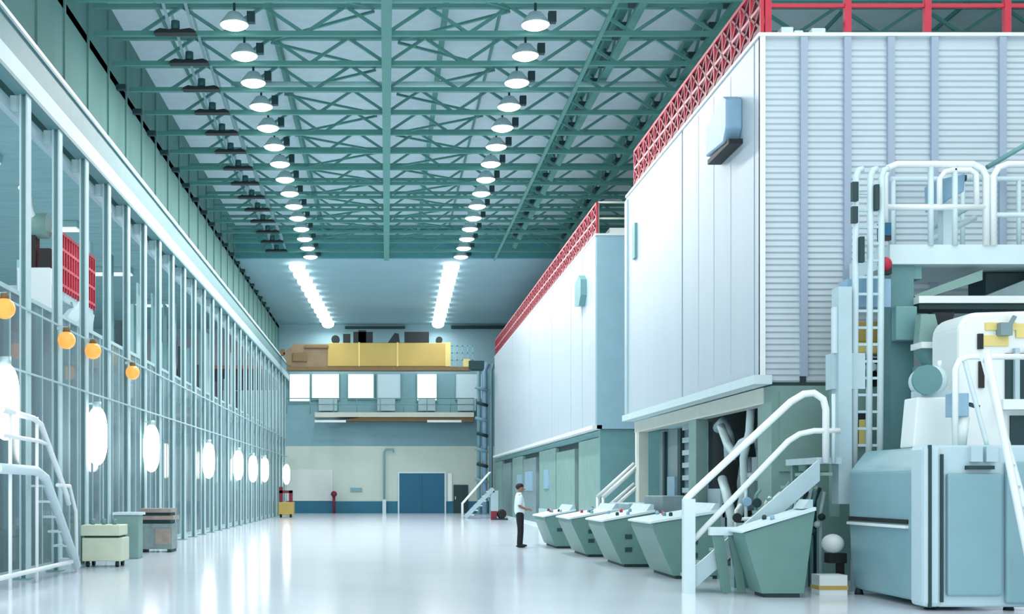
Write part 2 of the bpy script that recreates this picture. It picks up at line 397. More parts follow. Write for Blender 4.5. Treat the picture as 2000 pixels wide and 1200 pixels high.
# ---------------------------------------------------------------- left side: rail girder, columns, glazing
gd = thing('crane_rail_girder', (-6.35, 48, 8.5), 'long pale green crane rail girder above the left columns', 'girder')
MB().box(-6.45, -6.32, 15, 79.5, 8.56, 9.44).build('web', 'rail_green', gd)
MB().box(-6.5, -6.28, 15, 79.5, 9.44, 9.50).build('top_flange', 'rail_green', gd)
MB().box(-6.5, -6.25, 15, 79.5, 8.5, 8.57).build('bottom_flange', 'rail_green', gd)
MB().box(-6.33, -6.28, 15, 79.5, 9.50, 9.57).build('rail', 'white', gd)
MB().box(-6.32, -6.30, 15, 79.5, 8.57, 8.95).build('lower_plate', 'rail_pale', gd)
tb = thing('tie_beam', (-6.6, 48, 8.3), 'narrow white tie beam below the crane rail girder', 'beam')
MB().box(-6.72, -6.6, 15, 79.5, 8.22, 8.45).build('beam', 'rail_pale', tb)
for z, nm in ((3.62, 'conduit above the oval lamps'), (4.72, 'conduit above the orange globe lamps')):
    tag(MB().tube([(-6.26, 18, z), (-6.26, 78, z)], .02, 6).build('lamp_conduit', 'column'), 'thin pale '+nm+' along the left columns', 'conduit')
DC = 2.1; CY = [21.6+DC*k for k in range(-1, 27)]
def column(y):
    t = thing('steel_column', (-6.38, y, 0), '', 'column', 'steel columns under the crane rail')
    MB().box(-6.40, -6.30, y-.02, y+.02, 0, 8.5).build('web', 'column_dark', t)
    MB().box(-6.31, -6.28, y-.12, y+.12, 0, 8.5).build('flange', 'column', t)
    MB().box(-6.42, -6.39, y-.12, y+.12, 0, 8.5).build('flange', 'column', t)
    MB().box(-6.53, -6.25, y-.16, y+.16, 0, .03).build('base_plate', 'column_dark', t)
    MB().box(-6.60, -6.42, y-.06, y+.06, 8.25, 8.5).build('bracket', 'column', t)
    return t
c0 = column(CY[0])
for k, y in enumerate(CY):
    o = c0 if k == 0 else copy_tree(c0, (-6.38, y, 0))
    o['label'] = 'pale steel column under the crane rail, %s' % (ORD[k]+(' the viewer' if k == 0 else ' from the near end') if k < 27 else 'farthest of its row')
# windows between columns
pane_h = 7.75
for k in range(len(CY)-1):
    y0, y1 = CY[k]+.06, CY[k+1]-.06
    wi = struct('window_%d' % (7+k), MB().box(-6.9, -6.87, y0, y1, .1, 5.2), 'glass', label='tall glass pane between steel columns, %s bay' % ORD[k])
    q = MB().box(-6.93, -6.84, y0, y1, 0, .1).box(-6.93, -6.84, y0, y1, 5.2, 5.28)
    q.box(-6.92, -6.85, y0+.70, y0+.74, .1, 5.2).box(-6.92, -6.85, y0+1.42, y0+1.46, .1, 5.2)
    struct('window_frame', q, 'column', wi)
    struct('kick_panel', MB().box(-6.94, -6.90, y0, y1, 0.1, .85), 'blue_dado' if k > 4 else 'machine_teal', wi, 'blue kick panel')
# pale and dark tall panels behind the open upper bays
for k in range(len(CY)-1):
    y0 = CY[k]
    a = .35+.5*R.random()
    if not 24 < y0 < 32 and y0 < 62: tag(MB().box(-7.9, -7.84, y0+a, y0+a+.3+.3*R.random(), 0.0, 8.0+.5*R.random()).build('standing_panel', ['rail_pale', 'column', 'aisle_wall', 'rail_green'][k % 4]),
        'tall pale panel standing behind the %s bay of columns' % ORD[k], 'panel', 'tall panels in the side aisle')
    if (k % 3 != 1 or y0 > 40) and not 30 < y0 < 40:
        q = y0+.2+R.random()*.8
        tag(MB().box(-9.1, -8.9, q, q+.4+.5*R.random(), 0, 6.8+1.5*R.random()).build('tall_cabinet', ['aisle_dark', 'dark_teal', 'aisle_wall'][k % 3]),
            'narrow tall cabinet in the side aisle behind the %s bay' % ORD[k], 'cabinet', 'narrow tall cabinets in the side aisle')

# oval wall lamps
def oval(px, py, h, label, first=[None]):
    Y = F*6.15/(755-px); z = EYE+(955-py)*Y/F
    if first[0] is None:
        t = thing('oval_wall_lamp', (-6.1, Y, z), label, 'lamp', 'glowing oval wall lamps along the left columns')
        b = MB(); b.ball((-6.1, Y, z), .21, .24, .62, 20, 16); 
        # superellipse: fatten the ends
        b.v = [(-6.1+(v[0]+6.1)*1.0, v[1], z+math.copysign(abs((v[2]-z)/.62)**.65*.62, v[2]-z)) for v in b.v]
        b.build('globe', 'oval_glow', t)
        MB().lathe([(.09, .55), (.09, .72)], (-6.1, Y, z), n=12).build('cap', 'lamp_housing', t)
        MB().box(-6.28, -6.06, Y-.03, Y+.03, z+.70, 3.66).build('arm', 'column', t)
        first[0] = t; return t
    o = copy_tree(first[0], (-6.1, Y, z)); o['label'] = label; return o
oval(5, 785, 150, 'glowing tall oval lamp cut by the left edge, above the stair rails')
oval(185, 852, 115, 'glowing tall oval lamp above the cream cart')
oval(292, 876, 100, 'glowing tall oval lamp above the grey-brown crate')
oval(405, 900, 76, 'glowing oval lamp midway along the left wall, standing apart')
oval(463, 909, 68, 'glowing oval lamp at the near end of the far trio')
oval(492, 916, 60, 'glowing oval lamp in the middle of the far trio')
oval(515, 918, 58, 'glowing oval lamp at the far end of the trio')
oval(558, 927, 50, 'small glowing oval lamp at the far end of the left wall')
def globe(px, py, label, first=[None]):
    Y = F*6.15/(755-px); z = EYE+(955-py)*Y/F
    if first[0] is None:
        t = thing('orange_globe_lamp', (-6.1, Y, z), label, 'lamp', 'orange globe lamps along the left columns')
        MB().ball((-6.1, Y, z), .17).build('globe', 'orange_glow', t)
        MB().lathe([(.07, .15), (.07, .24)], (-6.1, Y, z), n=10).build('cap', 'brown', t)
        MB().box(-6.28, -6.08, Y-.02, Y+.02, z+.2, 4.74).build('arm', 'column', t)
        first[0] = t; return t
    o = copy_tree(first[0], (-6.1, Y, z)); o['label'] = label; return o
globe(3, 603, 'orange globe lamp cut by the left edge of the picture')
globe(125, 665, 'orange globe lamp just under the white platform brace')
globe(177, 686, 'orange globe lamp beneath the red platform railing')
globe(255, 728, 'orange globe lamp, smallest and farthest of the four')

# platform with red railing behind the columns
pf = thing('service_platform', (-9, 36, 0), 'white service platform with red railing behind the left columns', 'platform')
MB().box(-11, -9, 33.5, 38.2, 6.9, 7.15).build('deck', 'rail_pale', pf)
MB().box(-9.9, -9.0, 33.4, 33.6, 6.5, 7.6).build('toe_box', 'white', pf)
q = MB()
for i in range(16): q.bar((-8.97, 34+i*.28, 7.15), (-8.97, 34+i*.28, 8.75), .07)
for z in (7.3, 7.8, 8.3, 8.75): q.bar((-8.97, 34, z), (-8.97, 38.2, z), .08)
q.build('railing', 'red', pf)
MB().box(-9.02, -8.98, 37.0, 38.2, 7.2, 8.65).build('railing_panel', 'red_dark', pf)
MB().bar((-9.0, 33.0, 5.4), (-9.0, 36.5, 7.0), .15, .45).build('brace', 'white_steel', pf)
for y in (33.6, 38): 
    for x in (-10.9, -9.1): MB().box(x-.1, x+.1, y-.1, y+.1, -.4, 6.9).build('post', 'column', pf)
MB().prism([(35.5, 7.0), (38.2, 7.0), (37.6, 6.0), (36.6, 5.9)], 'x', -9.6, -8.95).build('hopper', 'column', pf)
hm = thing('hoist_machine', (-9.4, 33.8, 7.15), 'black hoist machine with white pipe standing on the platform', 'hoist')
MB().box(-9.9, -9.5, 33.7, 34.1, 7.6, 8.6).box(-9.4, -9.1, 33.7, 34.0, 7.6, 8.2).build('motor', 'black', hm)
MB().lathe([(.35, -.3), (.35, .3)], (-9.5, 33.9, 8.85), axis='x').build('drum', 'machine', hm)
MB().box(-10.0, -9.1, 33.65, 34.2, 7.58, 7.66).build('bed', 'white_steel', hm)
MB().tube([(-9.9, 33.7, 9.9), (-9.7, 33.7, 9.6), (-9.65, 33.7, 9.2), (-9.5, 33.7, 8.9)], .1).build('pipe', 'white', hm)

# added fill lights in housings, put in to brighten the side aisle
for k, y in enumerate((28, 38, 48, 58, 68)):
    t = thing('aisle_fill_light', (-13, y, 11.7), 'added flat fill light under the side aisle ceiling, %s' % (ORD[k]+(' the viewer' if k == 0 else ' from the near end') if k < 4 else 'farthest of its row'), 'lamp', 'added fill lights of the side aisle')
    MB().box(-14, -12, y-.4, y+.4, 11.75, 11.99).build('housing', 'lamp_housing', t)
    MB().box(-13.95, -12.05, y-.35, y+.35, 11.7, 11.75).build('fill_panel', 'lit_window', t)
    add_light('tube', (0, 0, -.05), 650, 1.2, t)

for o, l in ((pf, (-7.3, 28.8, .32)), (hm, (-7.62, 27.04, 6.04))): o.location = l; o.scale = (.8, .8, .8)
# stair with white rails in front of the glass, bottom left
sr = thing('stair', (-5.95, 21.5, 0), 'white tube stair rails by the glass at bottom left', 'stair')
XS = -5.95
def W(px, py, x=XS):   # a pixel of the photograph on the plane of the rails
    Y = F*x/(px-755); return (x, Y, EYE+(955-py)*Y/F)
def WR(x, k): return [(x, W(q[0], q[1])[1], W(q[0], q[1])[2]) for q in k]
MB().tube(WR(XS, [(4, 800), (66, 818), (80, 830), (128, 962), (134, 985)]), .05).build('handrail', 'white', sr)
MB().tube(WR(XS, [(4, 850), (76, 862), (92, 868)]), .035).build('mid_rail', 'white', sr)
MB().tube(WR(XS, [(-6, 915), (70, 920), (88, 934), (150, 1106)]), .085).build('stringer', 'white_steel', sr)
MB().tube([W(112, 948), W(136, 950), W(148, 1000), (XS, W(150, 0)[1], 0)], .035).build('newel', 'white', sr)
for px, pb in ((20, 915), (72, 920)): MB().tube([(XS, W(px, 0)[1], 0), W(px, 815 if px > 50 else 804)], .03).build('post', 'white', sr)
MB().tube([(XS, W(-6, 0)[1], .22), (XS, W(140, 0)[1], .22)], .04).build('foot_rail', 'white', sr)
for i in range(6):
    f = (i+.5)/6; a = W(88, 934); b = W(150, 1106)
    y = a[1]+(b[1]-a[1])*f; z = a[2]+(b[2]-a[2])*f
    MB().box(-6.22, XS-.02, y-.14, y+.14, z-.02, z+.02).build('tread', 'white_steel', sr)
MB().box(-6.22, XS-.02, W(-6, 0)[1], W(80, 0)[1], 1.9, 1.95).build('landing', 'white_steel', sr)

# cart, crates
ct = thing('tool_cart', (-5.8, 25.4, 0), 'cream box cart with a lid on small dark wheels by the glass', 'cart')
MB().box(-6.2, -5.38, 25.0, 25.7, .12, .60).build('body', 'cart', ct, .02)
MB().box(-6.22, -5.42, 24.96, 25.74, .64, .86).build('lid', 'cart', ct, .02)
MB().box(-6.16, -5.45, 25.04, 25.66, .58, .65).build('gap_strip', 'dark_teal', ct)
for x in (-6.1, -5.5):
    for y in (25.1, 25.6): MB().lathe([(.06, -.03), (.06, .03)], (x, y, .06), axis='x', n=12).build('wheel', 'dark', ct)
for i, x in enumerate((-6.05, -5.82, -5.6)): tag(MB().lathe([(.045, 0), (.045, .1), (.03, .12)], (x, 25.3, .86), n=10).build('small_can', 'machine_teal'), ['small teal can on the cart lid, at its glass side', 'small teal can on the cart lid, in the middle', 'small teal can on the cart lid, at its open side'][i], 'can', 'cans on the cart')
cr = thing('slatted_crate', (-6.35, 34.3, 0), 'grey-brown slatted crate stack against the glass wall', 'crate')
MB().box(-6.8, -5.98, 34.0, 34.8, .08, .72).build('body', 'crate', cr)
MB().box(-6.82, -5.94, 33.97, 34.83, .82, .92).box(-6.78, -6.0, 34, 34.8, 1.0, 1.1).build('slat', 'crate_brown', cr)
MB().box(-6.75, -6.03, 34.05, 34.75, .72, 1.0).build('recess', 'dark_teal', cr)
MB().box(-6.4, -6.0, 33.98, 34.0, .2, .6).build('label_plate', 'crate_brown', cr)
for x in (-6.75, -6.05): MB().box(x-.05, x+.05, 34.02, 34.78, 0, .08).build('foot', 'dark_teal', cr)
tk = thing('teal_locker', (-6.5, 31.2, 0), 'small pale teal floor cabinet between the cart and the crate', 'cabinet')
MB().box(-6.8, -6.25, 31, 31.5, 0, 1.0).build('body', 'machine', tk, .02)
MB().box(-6.84, -6.2, 30.96, 31.54, 1.0, 1.06).build('top', 'white_steel', tk)
for o in (cr, tk): o.location.x += .6; o.location.y -= 3.2 if o is cr else 3.0
pt = thing('pallet_truck', (-6.3, 68.5, 0), 'yellow handling truck with dark mast at the far left wall', 'truck')
MB().box(-6.75, -5.9, 68.3, 69.3, .12, .85).build('body', 'yellow', pt, .04)
MB().box(-6.7, -6.5, 68.35, 68.5, .85, 1.7).box(-6.15, -5.95, 68.35, 68.5, .85, 1.5).box(-6.7, -5.95, 68.35, 68.5, 1.35, 1.5).build('mast', 'red_dark', pt)
for x in (-6.6, -6.05): MB().lathe([(.12, -.06), (.12, .06)], (x, 68.4, .12), axis='x', n=12).build('wheel', 'dark', pt)
pt.location.x += .72

# ---------------------------------------------------------------- overhead crane
cy = 73.0
ppm = F/cy
cz = lambda py: EYE+(955-py)/ppm
cx = lambda px: (px-755)/ppm
cn = thing('overhead_crane', (0, cy, 8.8), 'yellow overhead travelling crane across the far end of the hall', 'crane')
MB().box(cx(640), cx(880), cy, cy+.6, cz(716), cz(670)).build('girder', 'yellow', cn, .03)
MB().prism([(cx(553), cz(690)), (cx(575), cz(672)), (cx(642), cz(672)), (cx(642), cz(718)), (cx(572), cz(718)), (cx(560), cz(712))], 'y', cy+.1, cy+.7).build('end_bracket', 'tan', cn)
MB().box(cx(595), cx(642), cy-.05, cy+.1, cz(680), cz(675)).box(cx(572), cx(600), cy-.02, cy+.1, cz(706), cz(690)).build('bracket_opening', 'brown', cn)
MB().box(cx(560), cx(920), cy-.15, cy+.7, cz(724), cz(717)).build('lower_walkway', 'brown', cn)
for a in ((870, 880), (700, 703), (775, 778)): MB().box(cx(a[0]), cx(a[1]), cy-.03, cy+.02, cz(716), cz(669)).build('stiffener', 'yellow_pale', cn)
q = MB()
for i in range(5): q.bar((cx(883+i*10), cy, cz(716)), (cx(883+i*10), cy, cz(675)), .06)
for z in (676, 690, 704): q.bar((cx(880), cy, cz(z)), (cx(925), cy, cz(z)), .06)
q.build('end_railing', 'band_teal', cn)
MB().box(cx(915), cx(945), cy-.3, cy+1.0, cz(722), cz(706)).build('end_truck', 'dark_teal', cn)
MB().box(cx(905), cx(918), cy-.1, cy+.6, cz(718), cz(702)).build('motor', 'yellow_pale', cn)
MB().box(-6.34, -6.05, cy+.1, cy+.6, 9.57, 9.9).build('end_carriage', 'brown', cn)
tr_ = thing('crane_trolley', (cx(735), cy+.3, cz(670)), 'dark hoist trolley and motors on top of the yellow crane', 'trolley')
for a, b, top in ((690, 728, 648), (700, 715, 645)): MB().box(cx(a), cx(b), cy+.1, cy+.5, cz(670), cz(top)).build('hoist_frame', 'dark', tr_)
MB().lathe([(.25, -.15), (.25, .25)], (cx(655), cy+.3, cz(662.5)), axis='y', n=14).build('drum', 'dark', tr_)
MB().box(cx(670), cx(684), cy+.1, cy+.5, cz(670), cz(652)).build('gearbox', 'dark', tr_)
MB().prism([(cx(757), cz(670)), (cx(781), cz(670)), (cx(779), cz(652)), (cx(771), cz(650))], 'y', cy+.1, cy+.5).build('brake', 'dark', tr_)
MB().box(cx(790), cx(838), cy+.1, cy+.5, cz(670), cz(648)).build('control_box', 'dark', tr_)
MB().lathe([(.2, -.15), (.2, .25)], (cx(858), cy+.3, cz(663.7)), axis='y', n=14).build('motor', 'dark', tr_)
MB().box(cx(690), cx(838), cy+.15, cy+.45, cz(670), cz(669)).build('trolley_bed', 'dark', tr_)

# ---------------------------------------------------------------- machine hoods
XH = 6.5; HB = .286*XH+EYE; HT = 1.212*XH+EYE
Yn0, Yn1, Yf0, Yf1 = 21.4, 33.3, 38.2, 74.0
hn = thing('dryer_hood', (XH, 27, HB), 'large near white machine hood with louvred front and red roof railing', 'machine hood', 'white machine hoods')
MB().box(XH+.06, 15.5, Yn0+.06, Yn1, HB+.1, HT-.05).build('casing', 'hood', hn)
def side_panel(y0, y1, par, mname='hood', th=.06):
    q = MB().box(XH, XH+th, y0, y1, HB+.12, HT)
    return q.build('side_panel', mname, par)
side_panel(27.06, Yn1, hn); side_panel(21.75, 26.95, hn); side_panel(21.4, 21.68, hn)
MB().box(XH+.02, XH+.06, 26.95, 27.06, HB+.12, HT).box(XH+.02, XH+.06, 21.68, 21.75, HB+.12, HT).build('seam', 'seam', hn)
q = MB()
for y in (23.2, 24.4, 25.6): q.box(XH-.006, XH, y, y+.05, HB+.3, HT-.1)
q.build('rib', 'hood', hn)
MB().box(XH-.12, XH+.2, Yn0-.05, Yn1, HB-.04, HB+.12).build('lip', 'white_steel', hn)
MB().box(XH-.03, 15.5, Yn0-.04, Yn1, HT, HT+.06).build('roof_edge', 'white', hn)
# louvred front: sections between battens
bx = [XH+.03]+[(px-755)*Yn0/F for px in (1570, 1655, 1740, 1825, 1958, 2075, 2200)]
for i in range(len(bx)-1):
    x0, x1 = bx[i]+.06, bx[i+1]-.06
    vs = []; fs_ = []
    z = HB; n = 0
    prof = [(Yn0+.06, z)]
    while z < HT-.14:
        prof += [(Yn0+.03, z+.03), (Yn0+.052, z+.107)]; z += .107
    prof += [(Yn0+.06, HT)]
    MB().prism(prof, 'x', x0, x1).build('louvre_panel', 'hood_front', hn)
    MB().box(bx[i+1]-.06, bx[i+1]+.06, Yn0-.03, Yn0+.06, HB+.1, HT).build('batten', 'batten', hn)
MB().box(XH, XH+.09, Yn0-.03, Yn0+.06, HB+.05, HT).build('corner_post', 'white', hn)
vb = MB().prism([(21.95, 8.05), (23.6, 7.35), (23.6, 8.05), (22.6, 8.55), (21.95, 8.75)], 'x', XH-.28, XH)
ya, yb = F*XH/(1450-755), F*XH/(1408-755)
vb = MB().prism([(ya, 8.2), (ya, 8.72), (ya+.25, 8.85), (yb, 8.62), (yb, 8.05), (ya+.2, 7.98)], 'x', XH-.3, XH)
vb.build('vent_box', 'blue_light', hn, .03)
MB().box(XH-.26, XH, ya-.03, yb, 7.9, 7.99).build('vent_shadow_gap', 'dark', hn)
MB().box(XH-.07, XH, 31.85, 32.2, 7.6, 8.5).build('door_handle', 'machine_teal', hn)
MB().box(XH-.05, XH, 33.0, 33.3, HB+.15, HT-.1).build('end_trim', 'rail_pale', hn)

hf = thing('dryer_hood', (XH, 56, HB), 'far white machine hood with sloping row of red roof railing', 'machine hood', 'white machine hoods')
MB().box(XH+.06, 15.5, Yf0+.06, Yf1, HB+.1, HT-.05).build('casing', 'hood', hf)
ys = [Yf0, 40.8, 43.3, 48.3, 55.7, 63.5, Yf1]
for i in range(6): side_panel(ys[i]+.05, ys[i+1]-.04, hf)
MB().box(XH+.03, XH+.06, Yf0+.1, Yf1, HB+.12, HT).build('seam', 'seam', hf)
MB().box(XH-.1, XH+.2, Yf0, Yf1, HB, HB+.12).build('lip', 'white', hf)
MB().box(XH-.02, 15.5, Yf0-.03, Yf1, HT, HT+.06).build('roof_edge', 'white', hf)
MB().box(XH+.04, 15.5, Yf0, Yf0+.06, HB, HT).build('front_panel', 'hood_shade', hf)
ya, yb = F*XH/(1146-755), F*XH/(1134-755)
MB().prism([(ya, 7.9), (ya, 8.4), (ya+.4, 8.6), (yb, 8.45), (yb, 7.7), (ya+.4, 7.6)], 'x', XH-.2, XH).build('vent_box', 'machine_teal', hf)

def railing(name, pts, z, h, step, par_label, X=True, panel=True):
    t = thing(name, (pts[0][0], pts[0][1], z), par_label, 'railing', 'red railings on the hood roofs')
    (x0, y0), (x1, y1) = pts
    L = math.hypot(x1-x0, y1-y0); n = max(1, int(round(L/step)))
    q = MB(); 
    q.bar((x0, y0, z+h), (x1, y1, z+h), .07)
    q.build('top_rail', 'red', t)
    MB().bar((x0, y0, z+h*.52), (x1, y1, z+h*.52), .06).build('mid_rail', 'pink' if panel else 'red', t)
    if panel: MB().bar((x0, y0, z+.09), (x1, y1, z+.09), .03, .16).build('toe_board', 'red_dark', t)
    q = MB()
    for i in range(n+1):
        f = i/n; a = (x0+(x1-x0)*f, y0+(y1-y0)*f)
        MB().bar((a[0], a[1], z), (a[0], a[1], z+h), .06 if panel else .11).build('post', 'red', t)
        if i < n and panel:
            g_ = (i+1)/n; b = (x0+(x1-x0)*g_, y0+(y1-y0)*g_)
            q.bar((a[0], a[1], z+.1), (b[0], b[1], z+h*.52), .05); q.bar((b[0], b[1], z+.1), (a[0], a[1], z+h*.52), .05)
            q.bar((a[0], a[1], z+h*.52), (b[0], b[1], z+h), .05); q.bar((b[0], b[1], z+h*.52), (a[0], a[1], z+h), .05)
    if panel: q.build('lattice_infill', 'red_dark', t)
    return t
railing('roof_railing', [(XH+.05, Yn0+.05), (XH+.05, 32.4)], HT+.06, .95, .62, 'red lattice railing along the side edge of the near hood roof')
railing('roof_railing', [(XH+.15, Yn0+.05), (15, Yn0+.05)], HT+.06, .95, 1.47, 'red railing above the louvred front of the near hood', panel=False)
railing('roof_railing', [(XH+.05, Yf0+.05), (XH+.05, 73.8)], HT+.06, .95, .8, 'red lattice railing along the roof edge of the far hood')
tl = thing('link_rail', (XH+.3, Yf0, HT), 'pale thin rails bridging the gap between the two hood roofs', 'railing')
for z in (.55, 1.05): MB().tube([(XH+.1, Yf0+.1, HT+z), (XH+1.6, Yf0+.1, HT+z)], .03).build('rail', 'cream', tl)
MB().tube([(XH+.1, Yf0+.1, HT+.06), (XH+.1, Yf0+.1, HT+1.05)], .035).build('post', 'cream', tl)
tag(MB().box(XH+.5, XH+1.0, Yf0+.3, Yf0+1, HT+.06, HT+.3).build('roof_box', 'white'), 'small white box on the roof corner of the far hood', 'box')
for i, (px, wd, h) in enumerate(((1530, .22, .16), (1556, .16, .1), (1590, .25, .14))):
    xx = (px-755)*Yn0/F
    tag(MB().box(xx, xx+wd, Yn0+.12, Yn0+.6, HT+.06, HT+.06+h).build('roof_box', 'white_steel', bevel=.02),
        ['small pale box on the near hood roof, next to the corner post', 'smallest pale box on the near hood roof, between two others', 'flat pale box on the near hood roof, furthest from the corner'][i], 'box', 'boxes on the near hood roof')

# ---------------------------------------------------------------- machine below near hood
mn = thing('paper_machine', (7, 27, 0), 'grey machine base with pipes and rollers beneath the near hood', 'machine', 'machine sections under the hoods')
MB().box(8.3, 15, 21.9, 33.3, 0, HB-.06).build('bed', 'dark_teal', mn)
MB().box(6.70, 6.95, 21.86, 33.2, HB-.35, HB-.06).build('top_beam', 'cream', mn)
for y, wd in ((32.9, .18), (27.0, .32), (22.05, .2)): MB().box(6.72, 6.97, y-wd, y+wd, 0, HB-.3).build('post', 'cream' if y > 30 else 'machine', mn)
MB().box(7.2, 7.3, 27.5, 32.4, 0, HB-.35).build('side_plate', 'machine_grey', mn)
q = MB()
for i in range(9): q.box(7.12, 7.2, 27.7, 29.6, .6+i*.3, .72+i*.3)
q.build('rung', 'rail_pale', mn)
MB().box(7.1, 7.2, 29.7, 30.0, 0, HB-.4).box(7.12, 7.2, 31.5, 31.7, 0, HB-.4).build('duct', 'dark_teal', mn)
MB().box(7.1, 7.2, 30.3, 31.1, 1.2, 1.9).build('gauge_panel', 'blue_light', mn)
for (y, z, r) in ((24.0, 2.5, .5), (25.2, 1.7, .55), (23.4, 1.2, .5), (24.6, .7, .4)):
    c = MB().lathe([(r*.3, -.12), (r*.3, 0), (r, 0), (r, .5)], (7.35, y, z), axis='x', n=24).build('roller', 'machine_grey', mn)
for pts, r in (([(7.0, 25.7, 2.9), (7.0, 25.2, 2.5), (7.0, 24.7, 2.3), (7.0, 24.2, 2.5), (7.0, 23.6, 2.55)], .09),
               ([(7.0, 23.6, 3.2), (7.0, 23.7, 2.7), (7.0, 24.1, 2.2), (7.0, 24.0, 1.6), (7.0, 24.4, 1.1)], .08),
               ([(7.05, 25.8, 1.8), (7.0, 25.3, 1.5), (7.0, 24.9, 1.0), (7.0, 24.9, .3)], .1),
               ([(7.0, 22.7, 3.1), (7.0, 22.9, 2.4), (7.0, 22.8, 1.6), (7.0, 22.8, .3)], .07)):
    MB().tube(pts, r).build('pipe', 'white_steel', mn)
MB().box(6.95, 7.05, 25.6, 26.6, 0, 1.6).build('guard_plate', 'rail_pale', mn)
for pts, r in (([(7.1, 26.3, 2.9), (7.1, 25.9, 3.0), (7.1, 25.5, 2.7), (7.1, 25.4, 2.2)], .12), ([(7.1, 23.0, 2.0), (7.1, 23.4, 1.8), (7.1, 23.9, 1.85), (7.1, 24.5, 1.9)], .07),
               ([(7.2, 22.6, 2.9), (7.2, 23.1, 3.0), (7.2, 23.3, 2.6)], .1), ([(7.0, 23.8, .9), (7.0, 23.5, .6), (7.0, 23.4, 0)], .07)):
    MB().tube(pts, r).build('pipe', 'rail_pale', mn)
for (y, z) in ((25.6, 1.0), (23.2, 1.9)): MB().box(7.0, 7.2, y, y+.35, z, z+.3).build('gearbox', 'machine_grey', mn)
MB().box(6.72, 9.5, 21.45, 21.85, 0, HB-.06).build('end_plate', 'machine', mn)
MB().box(6.85, 8.4, 21.40, 21.45, 1.9, 3.3).build('end_cover', 'machine', mn)

mf = thing('paper_machine', (7, 56, 0), 'grey-green panelled machine base beneath the far hood', 'machine', 'machine sections under the hoods')
MB().box(6.8, 15, 38.6, 76, 0, HB-.02).build('bed', 'dark_teal', mf)
py_ = [38.6, 43.5, 44.2, 50, 54.5, 55.6, 62, 66.5, 67.5, 76]
for i, (a, b, m) in enumerate(((38.6, 42.6, 'machine'), (43.5, 48.2, 'machine'), (48.4, 53.6, 'machine'), (54.8, 59.8, 'machine_grey'), (60.1, 65.0, 'machine'), (65.9, 70.5, 'machine_grey'), (70.8, 76, 'machine'))):
    MB().box(6.66, 6.8, a, b, .1, HB-.25-(.2 if i % 2 else 0)).build('side_cover', m, mf)
MB().box(6.7, 6.8, 38.6, 76, HB-.22, HB-.02).build('top_beam', 'machine_teal', mf)
for a in ((56, 58.8, 1.5, 2.4), (50.3, 51.8, 1.6, 2.4), (60.5, 62.5, 1.4, 2.3)): MB().box(6.62, 6.66, *a).build('inspection_window', 'blue_light', mf)
MB().box(6.5, 6.66, 48.3, 76, 0, .1).build('plinth', 'white_steel', mf)
MB().box(6.56, 6.66, 39, 53, .1, .75).build('guard_plate', 'rail_pale', mf)
MB().box(6.66, 12, 38.3, 38.6, 0, HB-.01).build('end_plate', 'machine_teal', mf)
# pipework tower beyond the far hood
pw = thing('pipe_tower', (5.6, 76, 0), 'tall blue-grey pipe tower between far hood and end wall', 'pipework')
for x, r in ((5.75, .12), (6.1, .18), (6.5, .12)): MB().tube([(x, 76.5, 0), (x, 76.5, 9.0), (x+.2, 76.5, 9.4)], r).build('pipe', 'blue_light' if r > .15 else 'band_teal', pw)
for i in range(7): MB().tube([(5.5+.1*(i % 2), 76.3, 2.2+i*.95), (6.3, 76.3, 2.0+i*.95)], .1).build('branch', 'dark_teal' if i % 2 else 'band_teal', pw)
fsr = thing('far_stair', (5.5, 66, 0), 'small pale steel stair with striped treads at the far machine end', 'stair')
for i in range(6): MB().box(4.3+i*.22, 4.7+i*.22, 66, 66.9, .15+i*.25, .22+i*.25).build('tread', 'white_steel', fsr)
for y in (66, 66.9):
    MB().bar((4.25, y, .05), (5.75, y, 1.6), .06, .18).build('stringer', 'rail_pale', fsr)
    MB().tube([(4.1, y, 0), (4.1, y, .8), (5.6, y, 2.5)], .04).build('handrail', 'white', fsr)
MB().box(5.6, 6.0, 66, 66.9, 0, 1.5).build('support', 'rail_pale', fsr)
db = thing('drain_pump', (5.9, 64.5, 0), 'dark red and black pump on the floor near the far stair', 'pump')
MB().lathe([(.2, -.3), (.25, 0), (.2, .3)], (5.9, 63.0, .3), axis='y').build('motor', 'black', db)
MB().box(5.35, 5.65, 62.8, 63.2, 0, .45).build('pump_head', 'red_dark', db)
MB().box(5.4, 6.2, 62.7, 63.3, 0, .08).build('bed', 'dark_teal', db)

